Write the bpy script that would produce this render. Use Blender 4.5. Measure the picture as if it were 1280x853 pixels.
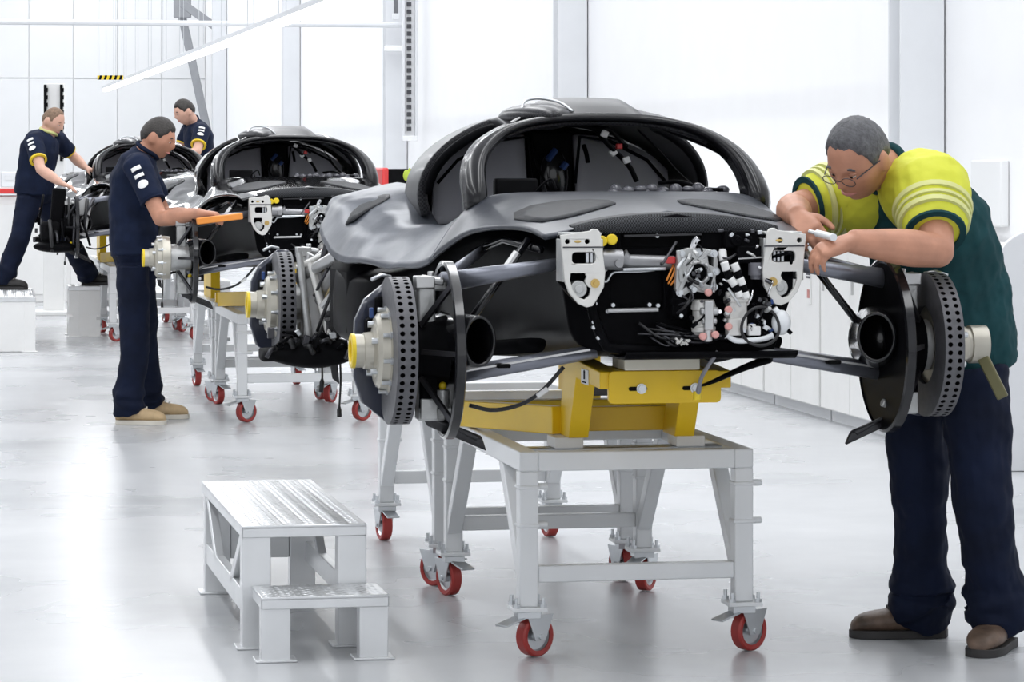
import bpy, bmesh, math, random
from mathutils import Vector, Matrix, noise
from mathutils.geometry import tessellate_polygon
random.seed(7)
for o in list(bpy.data.objects): bpy.data.objects.remove(o)
sc = bpy.context.scene
COL = sc.collection
PI = math.pi
# ------------------------------------------------------------------ camera
cd = bpy.data.cameras.new('camera'); cam = bpy.data.objects.new('camera', cd); COL.objects.link(cam)
cam.location = (0, 0, 1.5); cam.rotation_euler = (PI/2, 0, 0)
cd.sensor_fit = 'HORIZONTAL'; cd.sensor_width = 36; cd.lens = 112.5
cd.shift_y = -226.5/1280; cd.clip_start = .1; cd.clip_end = 300
sc.camera = cam
# ------------------------------------------------------------------ frame of the assembly line
TH = math.radians(10.43); CT, ST = math.cos(TH), math.sin(TH)
OX, OY = .455, 9.26
def L2W(u, v, z=0): return Vector((OX + u*CT - v*ST, OY + u*ST + v*CT, z))
def W(px, py, D): return Vector(((px-640)/4000*D, D, 1.5-(py-200)/4000*D))   # a point of the hall seen at px,py, D metres off
# ------------------------------------------------------------------ world, lamps, exposure
wd = bpy.data.worlds.new('world'); sc.world = wd; wd.use_nodes = True
bg = wd.node_tree.nodes['Background']; bg.inputs[0].default_value = (.93, .96, 1, 1); bg.inputs[1].default_value = 1.2
def area(u, v, z, su, sv, power, rx=0):
    l = bpy.data.lights.new('ceiling_lamp', 'AREA'); l.shape = 'RECTANGLE'; l.size = su; l.size_y = sv; l.energy = power
    l.color = (.97, .985, 1)
    o = bpy.data.objects.new('ceiling_lamp_light', l); COL.objects.link(o); o.location = L2W(u, v, z); o.rotation_euler = (rx, 0, TH)
    return o
LAMPS = [(-7.5, 26, .5, 62, 1000), (-3.6, 26, .5, 62, 1000), (.6, 26, .5, 62, 1000), (2.6, 26, .35, 62, 560)]
for (u, v, su, sv, p) in LAMPS: area(u, v, 6.55, su, sv, p)
sc.view_settings.view_transform = 'Standard'; sc.view_settings.look = 'None'
sc.view_settings.exposure = 0.0; sc.view_settings.gamma = 1; sc.view_settings.use_curve_mapping = False
# ------------------------------------------------------------------ helpers: mesh collector
def perp(d):
    a = Vector((0, 0, 1)) if abs(d.z) < .9 else Vector((1, 0, 0))
    x = d.cross(a).normalized(); return x, d.cross(x).normalized()
def V3(p): return Vector(p)
class M:
    def __init__(s): s.v = []; s.f = []; s.mi = []
    def add(s, vs, fs, mi=0):
        b = len(s.v); s.v += [Vector(p) for p in vs]; s.f += [tuple(i+b for i in f) for f in fs]; s.mi += [mi]*len(fs); return s
    def box(s, c, d, R=None, mi=0):
        R = R or Matrix.Identity(3); c = V3(c)
        vs = [c + R @ Vector((x*d[0]/2, y*d[1]/2, z*d[2]/2)) for x in (-1, 1) for y in (-1, 1) for z in (-1, 1)]
        return s.add(vs, [(0,1,3,2),(4,6,7,5),(0,4,5,1),(2,3,7,6),(0,2,6,4),(1,5,7,3)], mi)
    def bar(s, a, b, w, h, up=(0,0,1), mi=0, ext=0):
        a, b = V3(a), V3(b); d = (b-a).normalized(); a = a - d*ext; b = b + d*ext
        up = V3(up); x = d.cross(up)
        if x.length < 1e-4: x = d.cross(Vector((0, 1, 0)))
        x.normalize(); y = x.cross(d).normalized()
        R = Matrix((x, d, y)).transposed()
        return s.box((a+b)/2, (w, (b-a).length, h), R, mi)
    def tube(s, pts, r, seg=10, mi=0, flat=None, cap=True, closed=False):
        pts = [V3(p) for p in pts]; n = len(pts)
        rs = r if isinstance(r, (list, tuple)) else [r]*n
        vs = []; x = None
        for i in range(n):
            if closed: d = (pts[(i+1) % n]-pts[i-1]).normalized()
            else: d = (pts[min(i+1, n-1)]-pts[max(i-1, 0)]).normalized()
            if x is None:
                x, y = perp(d)
                if flat: x = V3(flat[0]); x = (x - d*x.dot(d)).normalized()
            else:
                x = (x - d*x.dot(d)).normalized()
            y = d.cross(x).normalized()
            for k in range(seg):
                a = 2*PI*k/seg
                q = flat[1] if flat else 1
                vs.append(pts[i] + x*math.cos(a)*rs[i] + y*math.sin(a)*rs[i]*q)
        fs = []
        m = n if closed else n-1
        for i in range(m):
            for k in range(seg):
                a, b = i*seg+k, i*seg+(k+1) % seg; c, d_ = ((i+1) % n)*seg+(k+1) % seg, ((i+1) % n)*seg+k
                fs.append((a, b, c, d_))
        if cap and not closed: fs += [tuple(range(seg))[::-1], tuple(range((n-1)*seg, n*seg))]
        return s.add(vs, fs, mi)
    def cyl(s, a, b, r, seg=16, mi=0, r2=None): return s.tube([a, b], [r, r if r2 is None else r2], seg, mi)
    def lathe(s, prof, c, axis, seg=32, mi=0, closed=False):
        c = V3(c); d = V3(axis).normalized(); x, y = perp(d); vs = []; n = len(prof)
        for (t, r) in prof:
            for k in range(seg):
                a = 2*PI*k/seg; vs.append(c + d*t + x*math.cos(a)*r + y*math.sin(a)*r)
        fs = []
        for i in range(n if closed else n-1):
            for k in range(seg):
                j = (i+1) % n
                fs.append((i*seg+k, i*seg+(k+1) % seg, j*seg+(k+1) % seg, j*seg+k))
        if not closed:
            if prof[0][1] > 1e-5: fs.append(tuple(range(seg))[::-1])
            if prof[-1][1] > 1e-5: fs.append(tuple(range((n-1)*seg, n*seg)))
        return s.add(vs, fs, mi)
    def ell(s, c, r, R=None, su=20, sv=14, mi=0):
        c = V3(c); R = R or Matrix.Identity(3); r = r if isinstance(r, (tuple, list)) else (r, r, r); vs = []
        for i in range(1, sv):
            t = PI*i/sv
            for k in range(su):
                a = 2*PI*k/su
                vs.append(c + R @ Vector((r[0]*math.sin(t)*math.cos(a), r[1]*math.sin(t)*math.sin(a), r[2]*math.cos(t))))
        vs += [c + R @ Vector((0, 0, r[2])), c - R @ Vector((0, 0, r[2]))]; T = len(vs)-2; fs = []
        for i in range(sv-2):
            for k in range(su): fs.append((i*su+k, (i+1)*su+k, (i+1)*su+(k+1) % su, i*su+(k+1) % su))
        for k in range(su): fs += [(T, k, (k+1) % su), (T+1, (sv-2)*su+(k+1) % su, (sv-2)*su+k)]
        return s.add(vs, fs, mi)
    def grid(s, rows, mi=0, loop=False):
        n = len(rows[0]); vs = [p for r in rows for p in r]; fs = []
        for i in range(len(rows)-1):
            for k in range(n if loop else n-1):
                fs.append((i*n+k, i*n+(k+1) % n, (i+1)*n+(k+1) % n, (i+1)*n+k))
        return s.add(vs, fs, mi)
    def loft(s, rows, mi=0):
        b = len(s.v); n = len(rows[0]); s.grid(rows, mi, True)
        s.f += [tuple(b+k for k in range(n))[::-1], tuple(b+(len(rows)-1)*n+k for k in range(n))]; s.mi += [mi, mi]; return s
    def prism(s, loops, o, ax, ay, th, mi=0):
        """plate with holes: loops of 2d points, first outer"""
        o, ax, ay = V3(o), V3(ax).normalized(), V3(ay).normalized(); nn = ax.cross(ay).normalized()
        flat = [p for l in loops for p in l]
        tri = tessellate_polygon([[Vector((p[0], p[1], 0)) for p in l] for l in loops])
        N = len(flat); vs = [o + ax*p[0] + ay*p[1] - nn*th/2 for p in flat] + [o + ax*p[0] + ay*p[1] + nn*th/2 for p in flat]
        fs = [tuple(t) for t in tri] + [tuple(i+N for i in t[::-1]) for t in tri]
        b = 0
        for l in loops:
            n = len(l)
            for k in range(n): fs.append((b+k, b+(k+1) % n, b+(k+1) % n+N, b+k+N))
            b += n
        return s.add(vs, fs, mi)
    def build(s, name, mats, parent=None, off=(0,0,0), smooth=.6, bevel=0, mods=()):
        me = bpy.data.meshes.new(name); off = V3(off)
        me.from_pydata([tuple(p-off) for p in s.v], [], s.f)
        mats = mats if isinstance(mats, (list, tuple)) else [mats]
        for m_ in mats: me.materials.append(m_)
        if len(mats) > 1: me.polygons.foreach_set('material_index', s.mi)
        bm = bmesh.new(); bm.from_mesh(me); bmesh.ops.recalc_face_normals(bm, faces=bm.faces); bm.to_mesh(me); bm.free()
        if smooth:
            me.shade_smooth()
            if smooth < 3: me.set_sharp_from_angle(angle=smooth)
        o = bpy.data.objects.new(name, me); COL.objects.link(o)
        if parent: o.parent = parent
        if bevel:
            b = o.modifiers.new('bevel', 'BEVEL'); b.width = bevel; b.segments = 2; b.limit_method = 'ANGLE'; b.angle_limit = .7
        return o
def rnd(w, h, r, n=4, cx=0, cy=0):
    pts = []
    for (sx, sy, a0) in ((1, 1, 0), (-1, 1, PI/2), (-1, -1, PI), (1, -1, 1.5*PI)):
        for k in range(n+1):
            a = a0 + PI/2*k/n; pts.append((cx+sx*(w/2-r)+r*math.cos(a), cy+sy*(h/2-r)+r*math.sin(a)))
    return pts
def circ(cx, cy, r, n=16): return [(cx+r*math.cos(2*PI*k/n), cy+r*math.sin(2*PI*k/n)) for k in range(n)]
def subsurf(o, n=1):
    m = o.modifiers.new('sub', 'SUBSURF'); m.levels = n; m.render_levels = n; return o
def solid(o, t, off=-1):
    m = o.modifiers.new('solid', 'SOLIDIFY'); m.thickness = t; m.offset = off; return o
def thing(name, label, cat, loc=(0,0,0), rz=0, group=None):
    o = bpy.data.objects.new(name, None); COL.objects.link(o); o.location = loc; o.rotation_euler = (0, 0, rz); o.empty_display_size = .1
    return tag(o, label, cat, group)
def tag(o, label, cat, group=None):
    o['label'] = label; o['category'] = cat
    if group: o['group'] = group
    return o
def struct(o): o['kind'] = 'structure'; return o
def kids(o): return [c for c in bpy.data.objects if c.parent == o]
def dup(root, loc, label, rz=None, skip=()):
    tree = {}
    for c in bpy.data.objects:
        if c.parent: tree.setdefault(c.parent.name, []).append(c)
    def rec(o, par):
        c = o.copy(); COL.objects.link(c); c.parent = par
        for k in tree.get(o.name, []):
            if k.name.split('.')[0] in skip: continue
            rec(k, c)
        return c
    r = rec(root, None); r.location = loc
    if rz is not None: r.rotation_euler = (0, 0, rz)
    r['label'] = label
    return r
# ------------------------------------------------------------------ materials
def mat(name, col, rough=.5, metal=0, coat=0, var=0, vs=8, bump=0, bs=60, spec=.5, trans=0, alpha=1, sheen=0):
    m = bpy.data.materials.new(name); m.use_nodes = True; nt = m.node_tree; b = nt.nodes['Principled BSDF']
    c = (*col, 1); b.inputs['Base Color'].default_value = c; b.inputs['Roughness'].default_value = rough; b.inputs['Metallic'].default_value = metal
    b.inputs['Coat Weight'].default_value = coat; b.inputs['Coat Roughness'].default_value = .06; b.inputs['Specular IOR Level'].default_value = spec
    if sheen: b.inputs['Sheen Weight'].default_value = sheen
    if trans: b.inputs['Transmission Weight'].default_value = trans
    tc = nt.nodes.new('ShaderNodeTexCoord')
    if var:
        n = nt.nodes.new('ShaderNodeTexNoise'); n.inputs['Scale'].default_value = vs; n.inputs['Detail'].default_value = 5
        nt.links.new(tc.outputs['Object'], n.inputs['Vector'])
        r = nt.nodes.new('ShaderNodeValToRGB'); r.color_ramp.elements[0].position = .3; r.color_ramp.elements[1].position = .7
        r.color_ramp.elements[0].color = (*[x*(1-var) for x in col], 1); r.color_ramp.elements[1].color = (*[min(1, x*(1+var)) for x in col], 1)
        nt.links.new(n.outputs['Fac'], r.inputs[0]); nt.links.new(r.outputs[0], b.inputs['Base Color'])
    if bump:
        n2 = nt.nodes.new('ShaderNodeTexNoise'); n2.inputs['Scale'].default_value = bs; n2.inputs['Detail'].default_value = 3
        nt.links.new(tc.outputs['Object'], n2.inputs['Vector'])
        bp = nt.nodes.new('ShaderNodeBump'); bp.inputs['Strength'].default_value = bump; bp.inputs['Distance'].default_value = .01
        nt.links.new(n2.outputs['Fac'], bp.inputs['Height']); nt.links.new(bp.outputs[0], b.inputs['Normal'])
    return m
def weave(m, c1, c2, scale):
    nt = m.node_tree; b = nt.nodes['Principled BSDF']; tc = nt.nodes.new('ShaderNodeTexCoord')
    ck = nt.nodes.new('ShaderNodeTexChecker'); ck.inputs['Scale'].default_value = scale
    ck.inputs['Color1'].default_value = (*c1, 1); ck.inputs['Color2'].default_value = (*c2, 1)
    nt.links.new(tc.outputs['Object'], ck.inputs['Vector']); nt.links.new(ck.outputs['Color'], b.inputs['Base Color']); return m
def emit(name, col, s):
    m = bpy.data.materials.new(name); m.use_nodes = True; b = m.node_tree.nodes['Principled BSDF']
    b.inputs['Base Color'].default_value = (.8,.8,.8,1); b.inputs['Emission Color'].default_value = (*col, 1); b.inputs['Emission Strength'].default_value = s; return m
WALL = mat('white_wall', (.93, .935, .95), .5, var=.01, vs=3)
PANEL = mat('white_cladding', (.83, .84, .85), .45, var=.01, vs=2)
COLM = mat('column_paint', (.76, .775, .80), .45, var=.02, vs=4)
CEIL = mat('ceiling_white', (.9, .9, .91), .6, var=.01)
PAINT = mat('white_steel_paint', (.80, .815, .83), .35, coat=.2, var=.02, vs=6)
WHITE = mat('white_plastic', (.85, .85, .84), .35, var=.02)
CREAM = mat('cream_foam', (.80, .76, .64), .7, var=.04, vs=10, bump=.1)
RED = mat('red_polyurethane', (.36, .035, .03), .38, var=.1, vs=20)
ZINC = mat('zinc_plate', (.62, .64, .66), .32, .9, var=.06, vs=12)
ALU = mat('machined_aluminium', (.55, .55, .55), .34, .85, var=.05, vs=14)
CAST = mat('cast_aluminium', (.52, .525, .52), .42, .6, var=.12, vs=25, bump=.15)
PALE = mat('pale_anodised', (.50, .475, .41), .34, .5, var=.05, vs=14)
CHROME = mat('chrome', (.85, .85, .86), .12, 1, var=.02)
STEEL = mat('dark_steel', (.08, .08, .088), .4, .8, var=.1, vs=20)
DISC = mat('carbon_ceramic', (.115, .115, .125), .5, .2, var=.15, vs=40)
BLACK = mat('black_plastic', (.005, .005, .006), .38, var=.2, vs=12, spec=.16)
ARMG = mat('satin_grey_arm', (.24, .25, .29), .34, .6, var=.1, vs=8)
FRAMEG = mat('frame_gloss', (.009, .009, .011), .26, coat=.2, var=.2, vs=10, spec=.3)
BLACKM = mat('matt_black', (.008, .008, .009), .6, var=.2, vs=20, spec=.22)
GLOSS = mat('gloss_carbon', (.008, .008, .010), .2, coat=.5, spec=.3, var=.2, vs=10)
CARBON = weave(mat('carbon_weave', (.03, .03, .03), .34, coat=.12, spec=.25), (.008, .008, .010), (.032, .032, .036), 150)
SATIN = mat('satin_carbon', (.018, .018, .021), .36, .0, var=.2, vs=6)
FILM = mat('grey_film', (.095, .104, .125), .36, .25, var=.16, vs=5, bump=.22, bs=9)
HOODM = mat('dark_hood_tone', (.042, .047, .060), .36, .2, var=.14, vs=5, bump=.12, bs=9)  # hood part of the skin, toned darker than the wing
for m_ in (BLACK, BLACKM): m_.node_tree.nodes['Principled BSDF'].inputs['IOR'].default_value = 1.17
RACK = mat('rack_metal', (.34, .34, .35), .4, .7, var=.06, vs=14)
MESHG = weave(mat('mesh_grille', (.05, .05, .055), .5, spec=.2), (.008, .008, .009), (.06, .063, .07), 240)
SEAT = mat('grey_cockpit_panel', (.50, .50, .55), .42, var=.06, vs=5)
RUBBER = mat('rubber', (.016, .016, .018), .5, var=.1)
YEL = mat('yellow_paint', (.86, .56, .008), .4, coat=.15, var=.05, vs=5)
YELC = mat('yellow_cap', (.85, .62, .02), .35, var=.03)
ORANGE = mat('orange_plastic', (.85, .30, .05), .4, var=.05)
PINK = mat('pink_cap', (.72, .36, .33), .4, var=.05)
REDP = mat('red_plastic', (.72, .05, .05), .35, var=.05)
BLUE = mat('blue_anodised', (.03, .07, .22), .3, .4, var=.05)
NAVYP = mat('navy_fin', (.012, .016, .035), .3, coat=.4, var=.1)
COPPER = mat('copper_pipe', (.75, .38, .22), .3, .9, var=.05)
BRASS = mat('brass', (.6, .42, .15), .35, .8, var=.1)
OLIVE = mat('olive_bar', (.16, .15, .07), .45, .3, var=.1)
CLEAR = mat('milky_plastic', (.82, .84, .86), .25, var=.03)
SKIN = mat('skin', (.52, .25, .16), .5, var=.14, vs=14, bump=.04, bs=90)
SKIN2 = mat('skin_pale', (.68, .40, .30), .5, var=.08, vs=14, bump=.04, bs=90)
HAIRG = mat('grey_hair', (.10, .10, .108), .6, var=.35, vs=60, bump=.4, bs=140)
HAIRD = mat('dark_hair', (.03, .025, .022), .55, var=.3, vs=60, bump=.4, bs=140)
HAIRB = mat('short_brown_hair', (.22, .14, .09), .6, var=.3, vs=60, bump=.3, bs=140)
NAVY = mat('navy_cotton', (.007, .013, .036), .8, var=.25, vs=9, bump=.12, bs=40, spec=.2)
NAVYT = mat('navy_work_trousers', (.004, .008, .025), .78, var=.3, vs=7, bump=.15, bs=30, spec=.2)
TEAL = mat('teal_cotton', (.010, .052, .060), .8, var=.2, vs=9, bump=.12, bs=40, spec=.2)
HIVIS = mat('hi_vis_yellow', (.66, .68, .05), .7, var=.06, vs=9, bump=.1, bs=40)
REFL = mat('reflective_grey', (.66, .67, .27), .5, var=.08)
LEATH = mat('brown_boot_leather', (.12, .078, .055), .5, var=.5, vs=18, bump=.15, bs=60)
BEIGE = mat('beige_suede', (.58, .42, .24), .75, var=.12, vs=25, bump=.1)
SOLE = mat('dark_sole', (.03, .028, .028), .65, var=.15)
SOLEW = mat('pale_sole', (.72, .68, .6), .6, var=.08)
EYEW = mat('eye_white', (.8, .78, .75), .3); EYED = mat('eye_dark', (.03, .02, .015), .2); LIP = mat('lip', (.5, .21, .18), .5)
TREAD = mat('tread_plate', (.74, .75, .76), .3, .75, var=.06, vs=9)
STEPP = mat('step_aluminium', (.76, .77, .78), .34, .6, var=.04, vs=6)
GREYB = mat('grey_board', (.72, .73, .75), .5, var=.02)
LITE = emit('lamp_diffuser', (1, 1, 1), 2.2)
GLASSY = mat('tint_glass', (.05, .05, .06), .1, coat=.5)
# concrete floor: polished, with cloudy wear
FLOOR = bpy.data.materials.new('polished_concrete'); FLOOR.use_nodes = True
nt = FLOOR.node_tree; b = nt.nodes['Principled BSDF']; tc = nt.nodes.new('ShaderNodeTexCoord')
n1 = nt.nodes.new('ShaderNodeTexNoise'); n1.inputs['Scale'].default_value = .9; n1.inputs['Detail'].default_value = 3; n1.inputs['Roughness'].default_value = .6
n2 = nt.nodes.new('ShaderNodeTexNoise'); n2.inputs['Scale'].default_value = 9; n2.inputs['Detail'].default_value = 3
nt.links.new(tc.outputs['Object'], n1.inputs['Vector']); nt.links.new(tc.outputs['Object'], n2.inputs['Vector'])
mx = nt.nodes.new('ShaderNodeMath'); mx.operation = 'MULTIPLY_ADD'; mx.inputs[1].default_value = .12
nt.links.new(n2.outputs['Fac'], mx.inputs[0]); nt.links.new(n1.outputs['Fac'], mx.inputs[2])
rp = nt.nodes.new('ShaderNodeValToRGB'); rp.color_ramp.elements[0].position = .35; rp.color_ramp.elements[1].position = .80
rp.color_ramp.elements[0].color = (.43, .442, .46, 1); rp.color_ramp.elements[1].color = (.60, .61, .625, 1)
nt.links.new(mx.outputs[0], rp.inputs[0]); nt.links.new(rp.outputs[0], b.inputs['Base Color'])
rr = nt.nodes.new('ShaderNodeMapRange'); rr.inputs['To Min'].default_value = .20; rr.inputs['To Max'].default_value = .36
nt.links.new(n1.outputs['Fac'], rr.inputs['Value']); nt.links.new(rr.outputs[0], b.inputs['Roughness'])
b.inputs['Specular IOR Level'].default_value = .5
# ------------------------------------------------------------------ setting (built in the line's own frame: u across, v along)
def lineobj(m_, name, mats, **k):
    o = m_.build(name, mats, **k); o.location = L2W(0, 0, 0); o.rotation_euler = (0, 0, TH); return o
V0, V1, UL, UR, HC = -14, 57, -16, 3.6, 7.0
struct(lineobj(M().box(((UL+UR)/2, (V0+V1)/2, -.05), (UR-UL+.4, V1-V0+.4, .1)), 'floor', FLOOR, smooth=0))
struct(lineobj(M().box(((UL+UR)/2, (V0+V1)/2, HC+.05), (UR-UL+.4, V1-V0+.4, .1)), 'ceiling', CEIL, smooth=0))
wr = struct(lineobj(M().box((UR+.1, (V0+V1)/2, HC/2), (.2, V1-V0, HC)), 'wall_right', WALL, smooth=0))
struct(lineobj(M().box((UL-.1, (V0+V1)/2, HC/2), (.2, V1-V0, HC)), 'wall_left', WALL, smooth=0))
wf = struct(lineobj(M().box(((UL+UR)/2, V1+.1, HC/2), (UR-UL, .2, HC)), 'wall_back', PANEL, smooth=0))
# cladding sheets of the far wall, each a piece with its own joint
sh = None
for i in range(22):
    u = UR-.45-i*.9
    if u < UL+.4: break
    for (z0, z1) in ((0, 3.15), (3.18, 7)):
        p = M().box((u, V1-.012-.004*(i % 3), (z0+z1)/2), (.885, .03, z1-z0)).build('cladding_sheet', PANEL, smooth=0, bevel=.004)
        p.parent = wf
for v in (8.55, 18.5, 29.1, 40.2, 52.3):
    col = M()
    uc = UR-.14
    col.box((uc, v-.11, HC/2), (.26, .018, HC)); col.box((uc, v+.11, HC/2), (.26, .018, HC)); col.box((uc, v, HC/2), (.012, .21, HC))
    c = lineobj(col, 'trim_1', COLM, smooth=0, bevel=.003); struct(c)
# ------------------------------------------------------------------ trolleys
def caster(root, p, swivel, off):
    """swivel: angle of the wheel's rolling direction in the trolley's frame"""
    p = V3(p); R = Matrix.Rotation(swivel, 3, 'Z'); f = R @ Vector((0, 1, 0)); a = R @ Vector((1, 0, 0))   # f = trailing direction, a = axle
    m = M().box(p+Vector((0,0,.149)), (.105, .105, .012)); 
    c = m.build('caster', PAINT, root, off, bevel=.002)
    wc = p + f*.03 + Vector((0,0,.0625))
    k = M()
    for s in (-1, 1):
        q = a*s*.026
        lo = [(-.02, .0), (.02, .0), (.052, .078), (-.05, .078)]
        k.prism([[(x, y) for x, y in lo]], wc+q+Vector((0,0,-.012)), f*1, (0,0,1), .004)
    k.box(p+Vector((0,0,.131)), (.07, .07, .02)); k.cyl(wc-a*.034, wc+a*.034, .009, 10)
    k.build('fork', ZINC, c, bevel=.001)
    t = M().lathe([(-.018, .044), (-.020, .056), (-.016, .0615), (.016, .0615), (.020, .056), (.018, .044)], wc, a, 28, closed=True)
    t.build('tyre', RED, c)
    h = M().lathe([(-.019, .0), (-.019, .014), (-.007, .016), (-.007, .040), (-.016, .045), (.016, .045), (.007, .040), (.007, .016), (.019, .014), (.019, 0)], wc, a, 24)
    for i in range(5):
        an = 2*PI*i/5; d = f*math.cos(an)+Vector((0,0,1))*math.sin(an); h.bar(wc+d*.012, wc+d*.042, .026, .007, up=a)
    h.build('wheel_hub', ZINC, c)
    pd = M().bar(p-f*.03+Vector((0,0,.122)), p-f*.105+Vector((0,0,.104)), .05, .006); pd.build('brake_pedal', ZINC, c, bevel=.001)
    for sx in (-1, 1):
        for sy in (-1, 1):
            bl = M(); bl.cyl(p+Vector((sx*.041, sy*.041, .15)), p+Vector((sx*.041, sy*.041, .185)), .006, 8); bl.cyl(p+Vector((sx*.041, sy*.041, .155)), p+Vector((sx*.041, sy*.041, .166)), .011, 6); bl.build('mounting_bolt', ZINC, c)


    return c
def trolley(label, v0, v1, k_swivel):
    root = thing('support_trolley', label, 'trolley', L2W(0, (v0+v1)/2), TH, 'white steel trolleys under the chassis')
    vm = (v0+v1)/2; hv = (v1-v0)/2; w = .333; T = .058
    def part(m_, n, mt=PAINT, **k): return m_.build(n, mt, root, bevel=.004, **k)
    for s in (-1, 1):
        part(M().box((s*w, 0, .592), (T, 2*hv+T, T)), 'top_rail')
        for e in (-1, 1):
            part(M().box((s*w, e*hv, (.155+.563)/2), (T, T, .408)), 'post')
            part(M().bar((s*w, e*(hv-.33), .575), (s*w, e*(hv-.015), .235), .05, .05), 'brace')
            for z in (.515, .40):
                hk = M(); hk.cyl((s*w+.01, e*hv, z), (s*w+.062, e*hv-e*.0, z), .011, 8); hk.box((s*w, e*hv, z), (.066, .066, .012)); part(hk, 'hook_lug')
    for e in (-1, 1):
        part(M().box((0, e*hv, .592), (2*w-T, T, T)), 'cross_rail')
        part(M().box((0, e*hv, .252), (2*w-T, .045, .05)), 'lower_bar')
    part(M().box((0, -hv+.16, .606), (2*w-T, .07, .026)), 'cross_plate', ZINC)
    part(M().box((0, hv-.4, .592), (2*w-T, .05, .05)), 'cross_rail')
    i = 0
    for e in (-1, 1):
        for s in (-1, 1):
            caster(root, (s*w, e*hv, 0), k_swivel[i], (0,0,0)); i += 1
    return root
tr1 = trolley('white steel trolley under the nose of the nearest car', .45, 1.82, (math.radians(-60), math.radians(-60), math.radians(20), math.radians(-35)))
tr2 = trolley('white steel trolley under the rear of the nearest car', 2.08, 3.44, (math.radians(35), math.radians(20), math.radians(8), math.radians(10)))
# ------------------------------------------------------------------ yellow stand on a trolley
def stand(label):
    r = thing('yellow_stand', label, 'stand', L2W(0, 1.0, .622), TH, 'yellow steel cradles between trolley and car')
    off = (0, 1.0, .622)
    def part(m_, n, mt=YEL, **k): return m_.build(n, mt, r, off, bevel=.003, **k)
    for s in (-1, 1):
        u = s*.203
        # side cheek: foot, raked leg and arm forward to the front plate, in one cut plate box
        prof = [(.66, .655), (.50, .655), (.39, .845), (.045, .835), (.045, .885), (.50, .905), (.565, .875)]
        m = M().prism([prof], (s*.165, 0, 0), (0,1,0), (0,0,1), .062)
        part(m, 'side_cheek')
        part(M().box((s*.19, .58, .6385), (.09, .12, .033)), 'foot', WHITE)
        part(M().bar((s*.2, .62, .70), (s*.37, 1.38, .665), .05, .085), 'base_beam')
        part(M().box((s*.37, 1.40, .632), (.08, .10, .022)), 'rear_foot', WHITE)
    part(M().box((0, 1.40, .675), (.80, .07, .06)), 'rear_beam')
    part(M().box((0, .66, .70), (.34, .03, .075)), 'cross_web')
    part(M().box((0, .75, .79), (.30, .05, .05)), 'cross_tube', STEEL)
    fp = M().prism([rnd(.335, .094, .014)], (-.004, .045, .84), (1,0,0), (0,0,1), .018); fp = part(fp, 'front_plate')
    for x in (-.075, .085):
        q = M().prism([rnd(.055, .012, .0055)], (x-.01, .034, .836), (1,0,0), (0,0,1), .002); q.build('slot', BLACKM, fp, off)
        b_ = M().cyl((x, .036, .836), (x, .022, .836), .011, 6); b_.cyl((x, .036, .836), (x, .030, .836), .015, 14); b_.build('clamp_bolt', ZINC, fp, off)
    part(M().box((0, .16, .878), (.30, .24, .02)), 'top_plate')
    st = M().box((-.198, .43, .862), (.002, .05, .038)); 
    # sticker with a small figure, on the raked front of the left cheek
    s1 = M().box((-.1975, .25, .858), (.003, .10, .045)); s1 = part(s1, 'sticker', WHITE)
    g = M().ell((-.1995, .25, .872), (.001, .012, .006)); g.box((-.1995, .25, .860), (.001, .018, .018)); g.box((-.1995, .25, .842), (.001, .05, .004)); g.build('sticker_figure', BLACKM, s1, off)
    fo = M().box((-.012, .12, .925), (.225, .17, .072)); fo = fo.build('foam_block', CREAM, r, off, bevel=.004)
    pl = M().tube([(.147, .02, .955), (.140, -.005, .91), (.125, .0, .87), (.118, .03, .83)], .008, 8); 
    return r
st1 = stand('yellow steel cradle holding the nose of the nearest car')
# ------------------------------------------------------------------ the chassis
COFF = Vector((0, 1.2, .85))
SKING = [
 [(0,.0,1.351),(-.13,-.02,1.326),(-.22,-.03,1.309),(-.31,-.04,1.294),(-.376,-.045,1.282)],
 [(0,.18,1.368),(-.13,.18,1.354),(-.24,.16,1.338),(-.34,.12,1.320),(-.405,.11,1.304)],
 [(0,.40,1.388),(-.15,.4,1.380),(-.29,.37,1.364),(-.40,.33,1.335),(-.46,.30,1.302)],
 [(0,.58,1.402),(-.17,.58,1.400),(-.33,.58,1.388),(-.45,.56,1.343),(-.515,.48,1.280)],
 [(0,.67,1.396),(-.2,.68,1.396),(-.40,.69,1.390),(-.485,.69,1.340),(-.567,.67,1.220)],
 [(0,.85,1.35),(-.2,.87,1.35),(-.42,.92,1.335),(-.50,.90,1.29),(-.60,.83,1.173)],
 [(-.40,1.15,1.27),(-.425,1.15,1.275),(-.47,1.18,1.290),(-.545,1.17,1.25),(-.655,1.12,1.163)],
 [(-.42,1.45,1.26),(-.455,1.45,1.272),(-.53,1.45,1.285),(-.63,1.42,1.252),(-.72,1.4,1.168)],
 [(-.44,1.65,1.33),(-.48,1.65,1.335),(-.55,1.67,1.333),(-.67,1.66,1.285),(-.762,1.65,1.168)],
 [(-.46,1.85,1.40),(-.50,1.86,1.392),(-.58,1.9,1.366),(-.69,1.92,1.315),(-.768,1.88,1.21)],
 [(-.45,2.1,1.415),(-.52,2.12,1.402),(-.61,2.14,1.385),(-.70,2.15,1.345),(-.755,2.12,1.255)],
 [(-.45,2.35,1.42),(-.53,2.36,1.405),(-.61,2.36,1.385),(-.68,2.36,1.36),(-.715,2.34,1.31)]]
SKING = [[Vector(p) for p in r] for r in SKING]
def cr(p0, p1, p2, p3, t): return .5*((2*p1) + (p2-p0)*t + (2*p0-5*p1+4*p2-p3)*t*t + (3*p1-p0-3*p2+p3)*t*t*t)
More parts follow.
